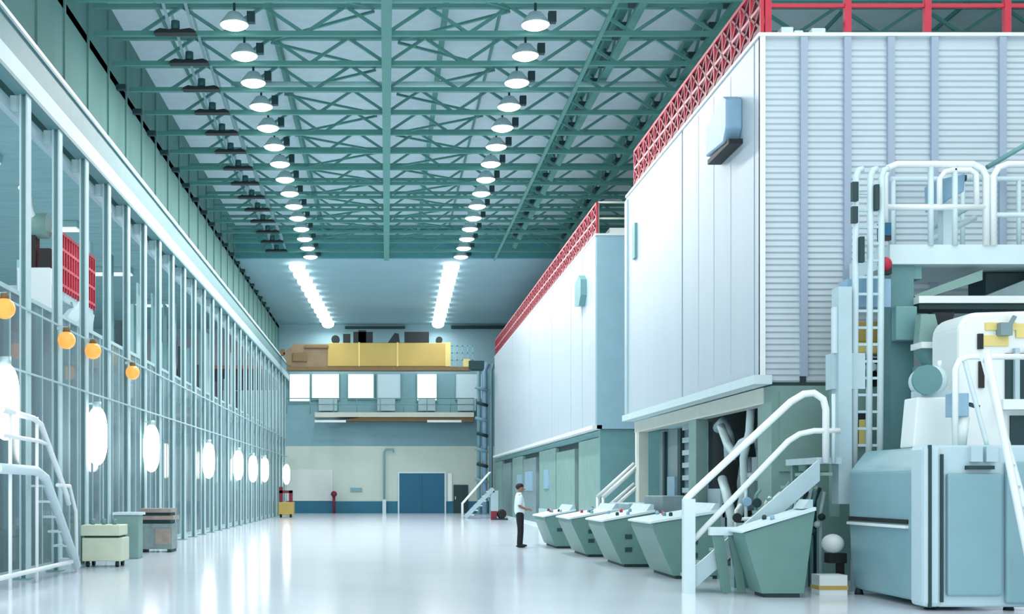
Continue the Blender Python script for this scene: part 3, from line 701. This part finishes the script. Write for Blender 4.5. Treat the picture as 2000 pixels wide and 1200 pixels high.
# ---------------------------------------------------------------- consoles
def console(Y0, L, x_top, x_bot, x_r, z_l, z_r, label, marks=(), clutter=False, x_rb=None):
    t = thing('control_console', ((x_bot+x_r)/2, Y0+L/2, 0), label, 'console', 'green control consoles along the machine')
    x_rb = x_rb or x_r
    MB().prism([(x_bot, .06), (x_rb, .06), (x_r, z_r), (x_top, z_l), (x_top, z_l-.09)], 'y', Y0, Y0+L).build('body', 'console', t, .01)
    MB().prism([(x_top-.06, z_l), (x_top-.06, z_l+.03), (x_top, z_l+.05), (x_r, z_r+.05), (x_r, z_r)], 'y', Y0-.04, Y0+L+.04).build('desk_top', 'white_steel', t)
    MB().box(x_bot+.06, x_rb-.05, Y0+.05, Y0+L-.05, 0, .06).build('plinth', 'dark_teal', t)
    for (xx, z) in marks: MB().box(xx-.07, xx+.07, Y0-.02, Y0, z-.045, z+.045).build('vent_slot', 'dark_teal', t)
    n = max(2, int(L/.35))
    for i in range(n):
        f = .35+.4*R.random(); xx = x_top+(x_r-x_top)*f; z = z_l+(z_r-z_l)*f+.05; y = Y0+.15+(L-.3)*i/max(1, n-1)
        MB().lathe([(.035, 0), (.035, .05), (.02, .07)], (xx, y, z), n=8).build('push_button', ['blue_light', 'dark_teal', 'machine_teal', 'red'][i % 4], t)
    MB().prism([(x_r-.16, z_r+.02), (x_r, z_r+.04), (x_r, z_r+.16), (x_r-.06, z_r+.16)], 'y', Y0+.1, Y0+L-.1).build('instrument_panel', 'rail_pale', t)
    return t
console(18.0, .62, 5.25, 5.5, 6.28, .95, 1.28, 'largest green wedge-shaped control console, in front of the white stair', (), True, 6.12)
console(21.7, 1.9, 4.7, 5.06, 5.9, .98, 1.18, 'green control console half hidden by the white stair newel', ((5.42, .42), (5.42, .66)))
console(25.0, 2.0, 4.43, 4.79, 5.46, .92, 1.12, 'green control console with two dark slots, third from the near end', ((4.92, .62), (4.92, .36)))
console(28.7, 2.2, 4.32, 4.66, 5.43, .88, 1.08, 'green control console with two small slots, fourth from the near end', ((4.78, .6), (4.78, .38)))
console(32.8, 2.3, 4.23, 4.5, 5.05, .83, 1.0, 'farthest and smallest green control console in the row', ((4.62, .5),))
cA = [o for o in COL.objects if o.name == 'control_console'][0]
Ys = 18.70
SX = lambda px: S(px, 0, Ys)[0]; SZ = lambda py: S(0, py, Ys)[2]
MB().box(SX(1385), SX(1450), Ys-.05, Ys+.06, SZ(1046), SZ(1030)).build('side_shelf', 'white_steel', cA)
for a in ((1392, 1413, 1428, 1410), (1423, 1440, 1456, 1442)):
    MB().prism([(SX(a[0]), SZ(1046)), (SX(a[1]), SZ(1046)), (SX(a[2]), .02), (SX(a[3]), .02)], 'y', Ys-.02, Ys+.05).build('side_leg', 'console', cA)
# plinths and cream boxes behind consoles
tag(MB().box(5.75, 6.5, 29.2, 31.4, 0, 1.25).build('junction_cabinet', 'rail_pale', bevel=.02), 'low pale cabinet behind the fourth green console', 'cabinet')
tag(MB().box(5.7, 6.45, 25.4, 27.2, 0, 1.45).build('junction_cabinet', 'machine_grey', bevel=.02), 'low grey cabinet behind the third green console', 'cabinet')

# ---------------------------------------------------------------- near stair
st = thing('stair', (5.6, 19.2, 0), 'white handrail stair climbing to the machine beside the big console', 'stair')
Y = 18.82
for yy, nm in ((Y, 'near'),):
    A = lambda px, py: (S(px, py, Y)[0], yy, S(px, py, Y)[2])
    MB().tube([A(1340, 988), A(1340, 976), A(1352, 964), A(1545, 785), A(1570, 770), A(1590, 768), A(1608, 780), A(1613, 800), A(1613, 905)], .055).build('handrail', 'white', st)
    MB().tube([A(1348, 1062), A(1540, 862), A(1562, 848), A(1590, 842), A(1640, 842)], .045).build('mid_rail', 'white', st)
    MB().box(A(1334, 0)[0], A(1356, 0)[0], yy-.07, yy+.07, 0, A(0, 975)[2]).build('newel', 'white_steel', st)
    MB().tube([A(1628, 770), A(1628, 905)], .03).build('post', 'white_steel', st)
    MB().prism([(A(1352, 0)[0], .05), (A(1352, 0)[0], .38), (A(1600, 0)[0], 2.05), (A(1600, 0)[0], 1.72)], 'y', yy-.03, yy+.03).build('stringer', 'rail_pale', st)
for i in range(9):
    x = 4.72+i*.23; MB().box(x, x+.28, Y+.03, Y+.92, .2+i*.2, .25+i*.2).build('tread', 'machine', st)
MB().box(6.6, 6.98, Y+.02, Y+1.5, 1.98, 2.08).build('landing', 'rail_pale', st)
for x in (6.68, 6.92):
    for yy in (Y+1.3, ): MB().box(x-.05, x+.05, yy-.05, yy+.05, 0, 1.98).build('leg', 'console', st)
# second stair further on
s2 = thing('stair', (5.9, 31.8, 0), 'smaller white handrail stair between the two machine sections', 'stair')
Y = 34.0
for yy in (Y, Y+.9):
    A = lambda px, py: (S(px, py, Y)[0], yy, S(px, py, Y)[2])
    MB().tube([A(1178, 972), A(1252, 905)], .06).build('handrail', 'white', s2)
    MB().tube([A(1200, 990), A(1252, 945)], .05).build('mid_rail', 'white', s2)
    MB().bar((6.0, yy, .05), (7.0, yy, 1.1), .06, .2).build('stringer', 'rail_pale', s2)
    MB().tube([(A(1178, 0)[0], yy, 0), A(1178, 972)], .04).build('post', 'white', s2)
for i in range(5): MB().box(6.05+i*.2, 6.3+i*.2, Y+.03, Y+.87, .2+i*.2, .24+i*.2).build('tread', 'machine', s2)
MB().tube([(6.95, Y, 0), (6.95, Y, 3.2)], .07).build('post', 'white_steel', s2)

# ---------------------------------------------------------------- big foreground cabinet, right
cb = thing('switch_cabinet', (7.6, 17.3, 0), 'large rounded blue-grey switch cabinet filling the lower right corner', 'cabinet')
MB().prism([(7.12, .08), (7.05, 1.08), (7.05, 1.85), (7.3, 2.17), (8.3, 2.17), (8.3, .08)], 'y', 16.45, 18.75).build('desk_body', 'cabinet', cb, .04)
MB().box(7.0, 7.06, 16.6, 18.7, 1.06, 1.1).build('ledge', 'white', cb)
MB().box(7.03, 7.06, 16.6, 18.7, 1.12, 1.18).build('slot', 'dark', cb)
MB().box(7.0, 7.25, 16.02, 16.45, .05, 2.17).build('corner_pillar', 'cabinet_light', cb, .06)
MB().box(7.06, 7.1, 16.0, 16.03, .05, 2.17).build('seam', 'dark_teal', cb)
MB().box(7.2, 8.42, 16.05, 16.45, .05, 2.17).build('frame', 'cabinet_light', cb, .03)
MB().box(7.3, 8.02, 15.98, 16.06, .2, 1.8).build('door', 'cabinet', cb, .03)
MB().box(7.22, 7.25, 15.99, 16.06, .12, 2.05).build('seam', 'dark_teal', cb)
MB().box(8.06, 8.4, 15.97, 16.06, .1, 1.95).build('door', 'cabinet', cb, .03)
MB().box(7.55, 7.9, 15.96, 16.05, 1.85, 1.9).build('door_handle', 'dark_teal', cb)
MB().box(7.6, 7.75, 15.97, 16.05, 1.95, 2.15).box(7.8, 7.95, 15.97, 16.05, 1.95, 2.15).build('meter', 'cabinet_light', cb)
for (x, y) in ((7.15, 18.6), (7.2, 16.3), (8.2, 16.2), (8.2, 18.6)): MB().lathe([(.07, 0), (.05, .09)], (x, y, 0), n=10).build('foot', 'dark', cb)

# ---------------------------------------------------------------- upper right machinery
YP = 19.5
P = lambda px, py, Y=YP: S(px, py, Y)
def bx_(px0, px1, py0, py1, Ya, d, mb=None):
    a = S(px0, py1, Ya); b = S(px1, py0, Ya)
    return (mb or MB()).box(a[0], b[0], Ya, Ya+d, a[2], b[2])
pl = thing('access_platform', (9.9, 20.3, 0), 'white railed access platform in front of the louvred hood', 'platform')
bx_(1738, 2080, 478, 516, YP, 1.7).build('deck', 'white_steel', pl)
MB().tube([P(1728, 480), P(1728, 345), P(1735, 328), P(1752, 321), P(1900, 321), P(1918, 330), P(1926, 345), P(1926, 480)], .055).build('railing_loop', 'white', pl)
MB().tube([P(1940, 480), P(1940, 345), P(1950, 328), P(1968, 321), P(2090, 321)], .055).build('railing_loop', 'white', pl)
MB().tube([P(1728, 405), P(1926, 405)], .05).build('mid_rail', 'white', pl)
MB().tube([P(1940, 420), P(2090, 420)], .04).build('mid_rail', 'white_steel', pl)
MB().tube([P(1835, 405), P(1835, 350), P(1845, 336), P(1860, 332), P(1895, 332), P(1906, 340), P(1908, 405)], .045).build('gate_loop', 'white', pl)
for px in (1818, 1865): MB().tube([P(px, 480), P(px, 322)], .045).build('post', 'white_steel', pl)
yb = YP+1.65
for a in ((1740, 1920), (1940, 2080)): MB().tube([S(a[0], 350, yb), S(a[1], 350, yb)], .045).build('back_rail', 'white_steel', pl)
for px in (1745, 1880, 1990): MB().tube([S(px, 490, yb), S(px, 350, yb)], .04).build('back_post', 'white_steel', pl)
MB().tube([P(1815, 470, YP+.6), P(1905, 425, YP+.6)], .05).build('inner_stair_rail', 'white_steel', pl)
MB().tube([P(1815, 450, YP+.7), P(1905, 400, YP+.7)], .03).build('inner_stair_rail', 'rail_pale', pl)
for px0, px1, top, bot in ((1745, 1790, 516, 1000), ):
    a = S(px0, 0, YP); b = S(px1, 0, YP)
    MB().box(a[0], b[0], YP+.1, YP+.5, 0, P(0, 516)[2]).build('main_post', 'rail_green', pl)
MB().box(11.3, 11.6, YP+.1, YP+.4, 0, P(0, 516)[2]).build('main_post', 'rail_green', pl)
bx_(1750, 1792, 598, 665, YP-.12, .2).build('post_casing', 'machine_teal', pl, .02)
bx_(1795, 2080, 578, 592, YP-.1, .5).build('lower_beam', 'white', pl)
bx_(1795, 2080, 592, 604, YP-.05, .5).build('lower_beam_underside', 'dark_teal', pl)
MB().prism([(P(1790, 0)[0], P(0, 575)[2]), (P(1925, 0)[0], P(0, 525)[2]), (P(1925, 0)[0], P(0, 545)[2]), (P(1800, 0)[0], P(0, 585)[2])], 'y', YP+.1, YP+.5).build('slanted_chute', 'machine', pl)
bx_(1740, 1800, 516, 545, YP+.15, .5).build('bracket', 'machine_teal', pl)
tag(bx_(1925, 2080, 534, 574, YP+.6, .6).build('drive_unit', 'dark_teal'), 'dark drive unit under the white platform deck at the right edge', 'machine')
tag(MB().prism([(P(1935, 0)[0], P(0, 575)[2]), (P(2060, 0)[0], P(0, 525)[2]), (P(2060, 0)[0], P(0, 575)[2])], 'y', YP+.2, YP+.55).build('belt_guard', 'machine_grey'), 'grey triangular belt guard under the platform at the right edge', 'guard')
bm_ = thing('blue_control_box', (P(1870, 0)[0], YP+.5, P(0, 478)[2]), 'light blue tilted machine cover behind the platform gate', 'machine')
MB().prism([(P(1842, 0)[0], P(0, 345)[2]), (P(1898, 0)[0], P(0, 332)[2]), (P(1895, 0)[0], P(0, 368)[2]), (P(1868, 0)[0], P(0, 382)[2]), (P(1844, 0)[0], P(0, 398)[2])], 'y', YP+.2, YP+.7).build('cover', 'blue_light', bm_, .02)
MB().box(P(1862, 0)[0], P(1880, 0)[0], YP+.35, YP+.55, P(0, 478)[2], P(0, 384)[2]).build('stand', 'white_steel', bm_)
MB().box(P(1888, 0)[0], P(1903, 0)[0], YP+.25, YP+.5, P(0, 345)[2], P(0, 334)[2]).build('lever', 'dark_teal', bm_)
tag(MB().tube([P(1928, 327, YP+.3), P(2090, 232, YP+.3)], .04).build('support_rod', 'machine_teal'), 'dark teal rod slanting up to the right edge above the platform', 'rod')

# narrow service tower left of the platform
YPo = YP; YP = 19.05
P = lambda px, py, Y=19.05: S(px, py, Y)
tw = thing('service_tower', (7.7, 19.6, 0), 'white cage ladder tower with dark slots beside the platform', 'tower')
for px in (1672, 1700, 1722):
    MB().tube([(P(px, 0)[0], YP+.1, .0), P(px, 345, YP+.1), P(px+5, 332, YP+.1), P(px+14, 330, YP+.1)], .05).build('upright', 'white_steel', tw)
for i in range(16):
    z = P(0, 870-i*33)[2]; MB().bar((P(1672, 0)[0], YP+.1, z), (P(1722, 0)[0], YP+.1, z), .04).build('rung', 'rail_pale', tw)
for (a, b, c, d) in ((1665, 1677, 355, 392), (1665, 1676, 403, 435), (1710, 1718, 360, 410), (1680, 1689, 462, 512)):
    bx_(a, b, c, d, YP-.02, .08).build('slot', 'dark_teal', tw)
bx_(1655, 1740, 545, 600, YP+.25, .4).build('cross_box', 'blue_light', tw)
bx_(1638, 1664, 560, 985, YP-.05, .3).build('front_post', 'rail_pale', tw)
bx_(1626, 1690, 690, 760, YP+.05, .3).build('cover_plate', 'rail_pale', tw)
bx_(1628, 1642, 600, 690, YP+.02, .1).build('cable_conduit', 'white_steel', tw)
YP = YPo
P = lambda px, py, Y=19.5: S(px, py, Y)
gb = thing('teal_sensor_box', P(1731, 468, YP-.1), 'small teal box with black base on the platform edge post', 'box')
bx_(1720, 1741, 435, 460, YP-.15, .15).build('housing', 'blue', gb); bx_(1720, 1741, 460, 469, YP-.14, .14).build('base', 'black', gb)
rl = thing('red_warning_light', P(1728, 530, YP-.1), 'round red warning light at the platform corner', 'light')
MB().ball(P(1728, 516, YP-.1), .11).build('dome', 'red', rl); bx_(1724, 1742, 522, 535, YP-.1, .15).build('socket', 'black', rl)

ym = thing('yellow_drive_unit', (7.6, 20.2, 0), 'yellow machine unit with black rollers behind the white tower', 'machine')
bx_(1662, 1742, 628, 668, 20.3, .5).build('upper_casing', 'yellow', ym, .03)
bx_(1655, 1745, 668, 690, 20.3, .5).build('lower_casing', 'yellow_pale', ym, .03)
bx_(1690, 1745, 700, 752, 20.45, .4).build('roller_housing', 'black', ym)
for px in (1704, 1722, 1738): MB().lathe([(.07, 0), (.07, .15)], S(px, 717, 20.3), axis='y', n=12).build('roller', 'white_steel', ym)
bx_(1640, 1748, 760, 1010, 20.35, .5).build('pedestal', 'machine', ym)
bx_(1658, 1697, 808, 838, 20.27, .1).build('opening', 'dark', ym); bx_(1660, 1697, 846, 868, 20.27, .1).build('opening', 'brown', ym)
bx_(1680, 1690, 820, 868, 20.2, .06).build('lever', 'yellow_pale', ym)

wc = thing('white_winder_casing', (9.4, 18.4, 0), 'big rounded white machine casing with yellow patches at the right edge', 'machine')
Yw = 17.9
q = MB(); pts = []
for a in range(0, 91, 15):
    r = .28; cx_, cz_ = P(1872, 0, Yw)[0]+r, P(0, 610, Yw)[2]-r
    pts.append((cx_-r*math.cos(math.radians(a)), cz_+r*math.sin(math.radians(a))))
pts += [(10.4, P(0, 603, Yw)[2]), (10.4, 0), (P(1872, 0, Yw)[0], 0)]
q.prism(pts, 'y', Yw, Yw+.9).build('casing', 'white', wc, .05)
bx_(1925, 1985, 630, 645, Yw-.03, .05).build('patch', 'yellow_pale', wc); bx_(1920, 1970, 655, 676, Yw-.03, .05).build('patch', 'yellow_pale', wc)
bx_(1985, 2050, 632, 660, Yw-.03, .05).build('patch', 'yellow_pale', wc)
bx_(1911, 1921, 652, 682, Yw-.04, .06).build('slot', 'black', wc); bx_(1913, 1923, 706, 758, Yw-.04, .06).build('slot', 'black', wc)
bx_(1955, 1978, 630, 655, Yw-.15, .15).build('bracket', 'machine_grey', wc); MB().bar(S(1970, 640, Yw-.1), S(1982, 618, Yw-.1), .05).build('lever', 'machine_grey', wc)
bx_(1965, 2060, 690, 780, Yw-.04, .06).build('opening', 'dark_teal', wc)
for px in (1983, 2010): bx_(px, px+9, 680, 780, Yw-.1, .08).build('strut', 'rail_pale', wc)
bx_(1960, 2060, 780, 800, Yw-.25, .3).build('shelf', 'white', wc)
bx_(1975, 2060, 812, 940, Yw-.05, .06).build('lower_opening', 'dark_teal', wc)

tkk = thing('white_tank', (8.1, 17.6, 0), 'white tapered tank with a round motor head behind the big cabinet', 'tank')
Yt = 17.3
MB().prism([(P(1783, 0, Yt)[0], 2.18), (P(1862, 0, Yt)[0], 2.18), (P(1858, 0, Yt)[0], P(0, 776, Yt)[2]), (P(1792, 0, Yt)[0], P(0, 776, Yt)[2])], 'y', Yt, Yt+.45).build('body', 'white', tkk, .02)
MB().lathe([(.1, 0), (.2, .05), (.21, .25), (.2, .45), (.12, .5)], S(1828, 742, Yt), axis='y', n=20).build('motor_head', 'white_steel', tkk)
MB().lathe([(.21, 0), (.21, .05)], S(1812, 742, Yt-.05), axis='y', n=20).build('end_cap', 'rail_green', tkk)
bx_(1800, 1858, 762, 777, Yt+.05, .35).build('saddle', 'rail_pale', tkk)
MB().tube([S(1835, 718, Yt+.2), S(1835, 705, Yt+.2)], .03).build('stem', 'white', tkk)
bb = thing('blue_valve_box', (8.05, 16.6, 2.17), 'light blue valve box on a white stem above the big cabinet', 'box')
Yv = 16.8
bx_(1862, 1893, 768, 814, Yv, .25).build('housing', 'blue_light', bb, .01)
MB().tube([(S(1882, 0, Yv)[0], Yv+.1, 2.17), S(1882, 814, Yv+.1)], .08).build('stem', 'white', bb)
MB().bar(S(1893, 790, Yv+.05), S(1912, 796, Yv+.05), .05).build('lever', 'dark_teal', bb)
cv = thing('feed_unit', (8.3, 19.0, 0), 'teal and grey feed unit between platform post and white casing', 'machine')
Yc = 18.9
bx_(1800, 1868, 668, 680, Yc, .4).build('shelf', 'white', cv)
MB().prism([(P(1800, 0, Yc)[0], P(0, 668, Yc)[2]), (P(1805, 0, Yc)[0], P(0, 612, Yc)[2]), (P(1832, 0, Yc)[0], P(0, 612, Yc)[2]), (P(1846, 0, Yc)[0], P(0, 668, Yc)[2])], 'y', Yc+.1, Yc+.3).build('hopper', 'machine', cv)
MB().prism([(P(1835, 0, Yc)[0], P(0, 606, Yc)[2]), (P(1880, 0, Yc)[0], P(0, 606, Yc)[2]), (P(1862, 0, Yc)[0], P(0, 664, Yc)[2]), (P(1850, 0, Yc)[0], P(0, 664, Yc)[2])], 'y', Yc+.25, Yc+.5).build('dark_hopper', 'dark', cv)
MB().prism([(P(1805, 0, Yc)[0], P(0, 680, Yc)[2]), (P(1866, 0, Yc)[0], P(0, 680, Yc)[2]), (P(1830, 0, Yc)[0], P(0, 720, Yc)[2])], 'y', Yc+.1, Yc+.4).build('funnel', 'machine_teal', cv)
bx_(1798, 1872, 715, 1000, Yc+.25, .3).build('support_frame', 'machine_teal', cv)
# ladder in the foreground right
ld = thing('ladder', (7.7, 15.2, 0), 'steep white tube ladder crossing the right edge in the foreground', 'ladder')
Yl = 15.3
def LP(px, py, y): s = S(px, py, Yl); return (s[0], y, s[2])
for y in (Yl, ):
    MB().tube([LP(1926, 684, y), LP(1950, 800, y), LP(1992, 1010, y), LP(2030, 1195, y)], .045).build('stringer', 'white', ld)
    MB().tube([LP(1942, 684, y+.3), LP(1972, 800, y+.3), LP(2030, 1010, y+.3), LP(2080, 1195, y+.3)], .045).build('stringer', 'white', ld)
for i in range(12):
    f = i/11; a = LP(1930+94*f, 700+460*f, Yl); b = LP(1946+124*f, 700+460*f, Yl+.3)
    MB().bar(a, b, .06, .03).build('rung', 'white_steel', ld)
Yg = 16.3
G = lambda px, py: S(px, py, Yg)
gr_ = thing('guard_rail', (G(1866, 0)[0], Yg, 2.17), 'white curved guard rail standing on the big cabinet top', 'railing')
MB().tube([(G(1866, 0)[0], Yg, 2.17), G(1866, 722), G(1874, 704), G(1890, 697), G(2080, 697)], .04).build('top_rail', 'white', gr_)
MB().tube([G(1884, 705), G(1893, 740), G(1925, 860), (G(1928, 0)[0], Yg, 2.17)], .03).build('brace', 'white_steel', gr_)

# floor items between console and cabinet
wv = thing('white_bulb_valve', (7.05, 19.3, 0), 'white round-headed valve on a black stand between console and cabinet', 'valve')
MB().ball((6.9, 19.0, .75), .17, .17, .15).build('head', 'white', wv)
MB().box(6.82, 7.1, 18.95, 19.15, .45, .6).box(6.98, 7.08, 19.0, 19.1, 0, .5).build('stand', 'black', wv)
yw = thing('striped_block', (6.85, 18.6, 0), 'low white block with a yellow stripe on the floor', 'block')
MB().box(6.5, 6.92, 18.45, 18.8, 0, .3).build('block', 'white', yw); MB().box(6.49, 6.93, 18.44, 18.81, .08, .14).build('stripe', 'yellow', yw)
pc = thing('valve_cluster', (6.7, 19.8, 0), 'cluster of dark and pale valves and pipes beside the stair landing', 'pipework')
for i in range(7):
    x = 6.62+.07*i; MB().tube([(x, 19.95+.05*(i % 2), 0), (x, 19.95+.05*(i % 2), 1.2+.1*(i % 3)), (x+.05, 19.9, 1.55+.06*(i % 2))], .03).build('pipe', ['white_steel', 'machine_teal', 'dark_teal'][i % 3], pc)
    MB().ball((x, 19.88, .9+.12*(i % 4)), .06).build('valve', ['dark_teal', 'white_steel'][i % 2], pc)
mf_ = thing('valve_manifold', (6.0, 19.9, 0), 'white and dark valve manifold showing above the biggest console', 'pipework')
MB().box(5.6, 6.55, 19.8, 20.0, .0, .9).build('cabinet_base', 'machine_teal', mf_)
for i in range(6):
    x = 5.66+i*.16; h = 1.25+.12*((i*7) % 4)
    MB().tube([(x, 19.9, .9), (x, 19.9, h), (x+.06, 19.85, h+.1)], .028).build('pipe', ['white', 'white_steel', 'machine_teal'][i % 3], mf_)
    MB().lathe([(.07, -.02), (.08, 0), (.07, .02)], (x, 19.84, h-.12-.1*(i % 2)), axis='y', n=12).build('hand_wheel', ['dark', 'blue_light', 'dark_teal'][i % 3], mf_)
MB().tube([(5.6, 19.86, 1.1), (6.5, 19.86, 1.15)], .03).build('header_pipe', 'white', mf_)
bs = thing('splash_guard', (6.3, 20.7, 0), 'pale slanted splash guard behind the big green console', 'guard')
MB().prism([(5.9, .9), (6.6, 1.55), (7.2, 1.55), (7.2, .6), (5.9, .6)], 'y', 20.6, 20.66).build('plate', 'rail_pale', bs)
for x in (5.95, 7.1): MB().box(x, x+.06, 20.6, 20.66, 0, .6).build('leg', 'machine', bs)

# ---------------------------------------------------------------- person (profile, facing the machines)
def skinmesh(name, verts, edges, radii, m, parent, root=0, sub=2):
    me = bpy.data.meshes.new(name); me.from_pydata(verts, edges, []); me.materials.append(MT[m])
    o = bpy.data.objects.new(name, me); COL.objects.link(o); o.parent = parent
    sk = o.modifiers.new('skin', 'SKIN'); sk.use_smooth_shade = True; sk.branch_smoothing = .6
    ly = me.skin_vertices[0] if me.skin_vertices else None
    if ly is None:
        bm = bmesh.new(); bm.from_mesh(me); bm.verts.layers.skin.verify(); bm.to_mesh(me); bm.free(); ly = me.skin_vertices[0]
    for i, r in enumerate(radii):
        ly.data[i].radius = r if isinstance(r, tuple) else (r, r); ly.data[i].use_root = (i == root)
    s = o.modifiers.new('sub', 'SUBSURF'); s.levels = sub; s.render_levels = sub
    return o
pe = thing('person', (3.62, 33.4, 0), 'person in white short-sleeved shirt and dark trousers, standing in profile', 'person')
# x forward (towards machines), y side
V = [(0, 0, .93), (0, 0, 1.08), (-.01, 0, 1.25), (-.02, 0, 1.40), (.0, 0, 1.49), (.02, 0, 1.54), (.03, 0, 1.62),
     (0, -.09, .88), (.01, -.10, .48), (-.03, -.10, .09), (0, .09, .88), (.04, .10, .48), (.02, .10, .09),
     (-.02, -.17, 1.40), (-.04, -.22, 1.12), (.16, -.16, 1.04), (.22, -.13, 1.05),
     (-.02, .17, 1.40), (-.03, .22, 1.12), (.16, .17, 1.02), (.22, .14, 1.03), (.03, 0, 1.68)]
E = [(0, 1), (1, 2), (2, 3), (3, 4), (4, 5), (5, 6), (6, 21), (0, 7), (7, 8), (8, 9), (0, 10), (10, 11), (11, 12), (3, 13), (13, 14), (14, 15), (15, 16), (3, 17), (17, 18), (18, 19), (19, 20)]
RD = [(.12, .10), (.11, .09), (.11, .09), (.10, .07), .065, .09, (.125, .10), .075, .05, .04, .075, .05, .04, .042, .042, .03, .035, .042, .042, .03, .035, .07]
for sgn, w_ in ((-1, 16), (1, 20)):
    wx, wy, wz = V[w_]
    for k in range(4):
        n = len(V); V += [(wx+.05, wy+(k-1.5)*.02, wz-.004), (wx+.09-.006*abs(k-1.5), wy+(k-1.5)*.021, wz-.02), (wx+.10, wy+(k-1.5)*.02, wz-.05)]
        E += [(w_, n), (n, n+1), (n+1, n+2)]; RD += [.01, .009, .008]
    n = len(V); V += [(wx+.02, wy-sgn*.04, wz+.01), (wx+.05, wy-sgn*.055, wz+.0)]; E += [(w_, n), (n, n+1)]; RD += [.012, .01]
skinmesh('body', V, E, RD, 'skin', pe)
skinmesh('shirt', [(0, 0, 1.08), (-.01, 0, 1.24), (-.02, 0, 1.38), (0, 0, .84), (-.02, -.17, 1.41), (-.045, -.225, 1.14), (-.02, .17, 1.41), (-.035, .225, 1.14), (-.01, 0, 1.50)],
         [(3, 0), (0, 1), (1, 2), (2, 8), (2, 4), (4, 5), (2, 6), (6, 7)], [(.165, .145), (.18, .155), (.175, .14), (.16, .145), .105, .075, .105, .075, (.10, .09)], 'shirt', pe, 3)
skinmesh('trousers', [(0, 0, 1.03), (0, 0, .90), (0, -.09, .82), (.01, -.10, .48), (-.03, -.10, .02), (0, .09, .82), (.04, .10, .48), (.02, .10, .02)],
         [(0, 1), (1, 2), (2, 3), (3, 4), (1, 5), (5, 6), (6, 7)], [(.135, .12), (.15, .14), .12, .088, .072, .12, .088, .072], 'trousers', pe, 0)
for y, x in ((-.10, -.03), (.10, .02)):
    b = MB(); b.ball((x+.055, y, .045), .14, .05, .045); o = b.build('shoe', 'black'); o.parent = pe; o.location = (x+.055, y, 0)
b = MB(); b.ball((0, 0, 0), .112, .1, .10); b.v = [v for v in b.v]
o = b.build('hair', 'hair'); o.parent = pe; o.location = (-.005, 0, 1.555)
for nm, x, y, z, r, mm in (('nose', .135, 0, 1.585, .018, 'skin'), ('ear', .03, -.1, 1.6, .02, 'skin'), ('ear', .03, .1, 1.6, .02, 'skin'), ('eye', .13, -.035, 1.62, .01, 'white'), ('eye', .13, .035, 1.62, .01, 'white')):
    b = MB(); b.ball((0, 0, 0), r); o = b.build(nm, mm); o.parent = pe; o.location = (x, y, z-r)
b = MB(); b.ball((0, 0, 0), .022, .035, .01); o = b.build('mouth', 'red_dark'); o.parent = pe; o.location = (.128, 0, 1.53)
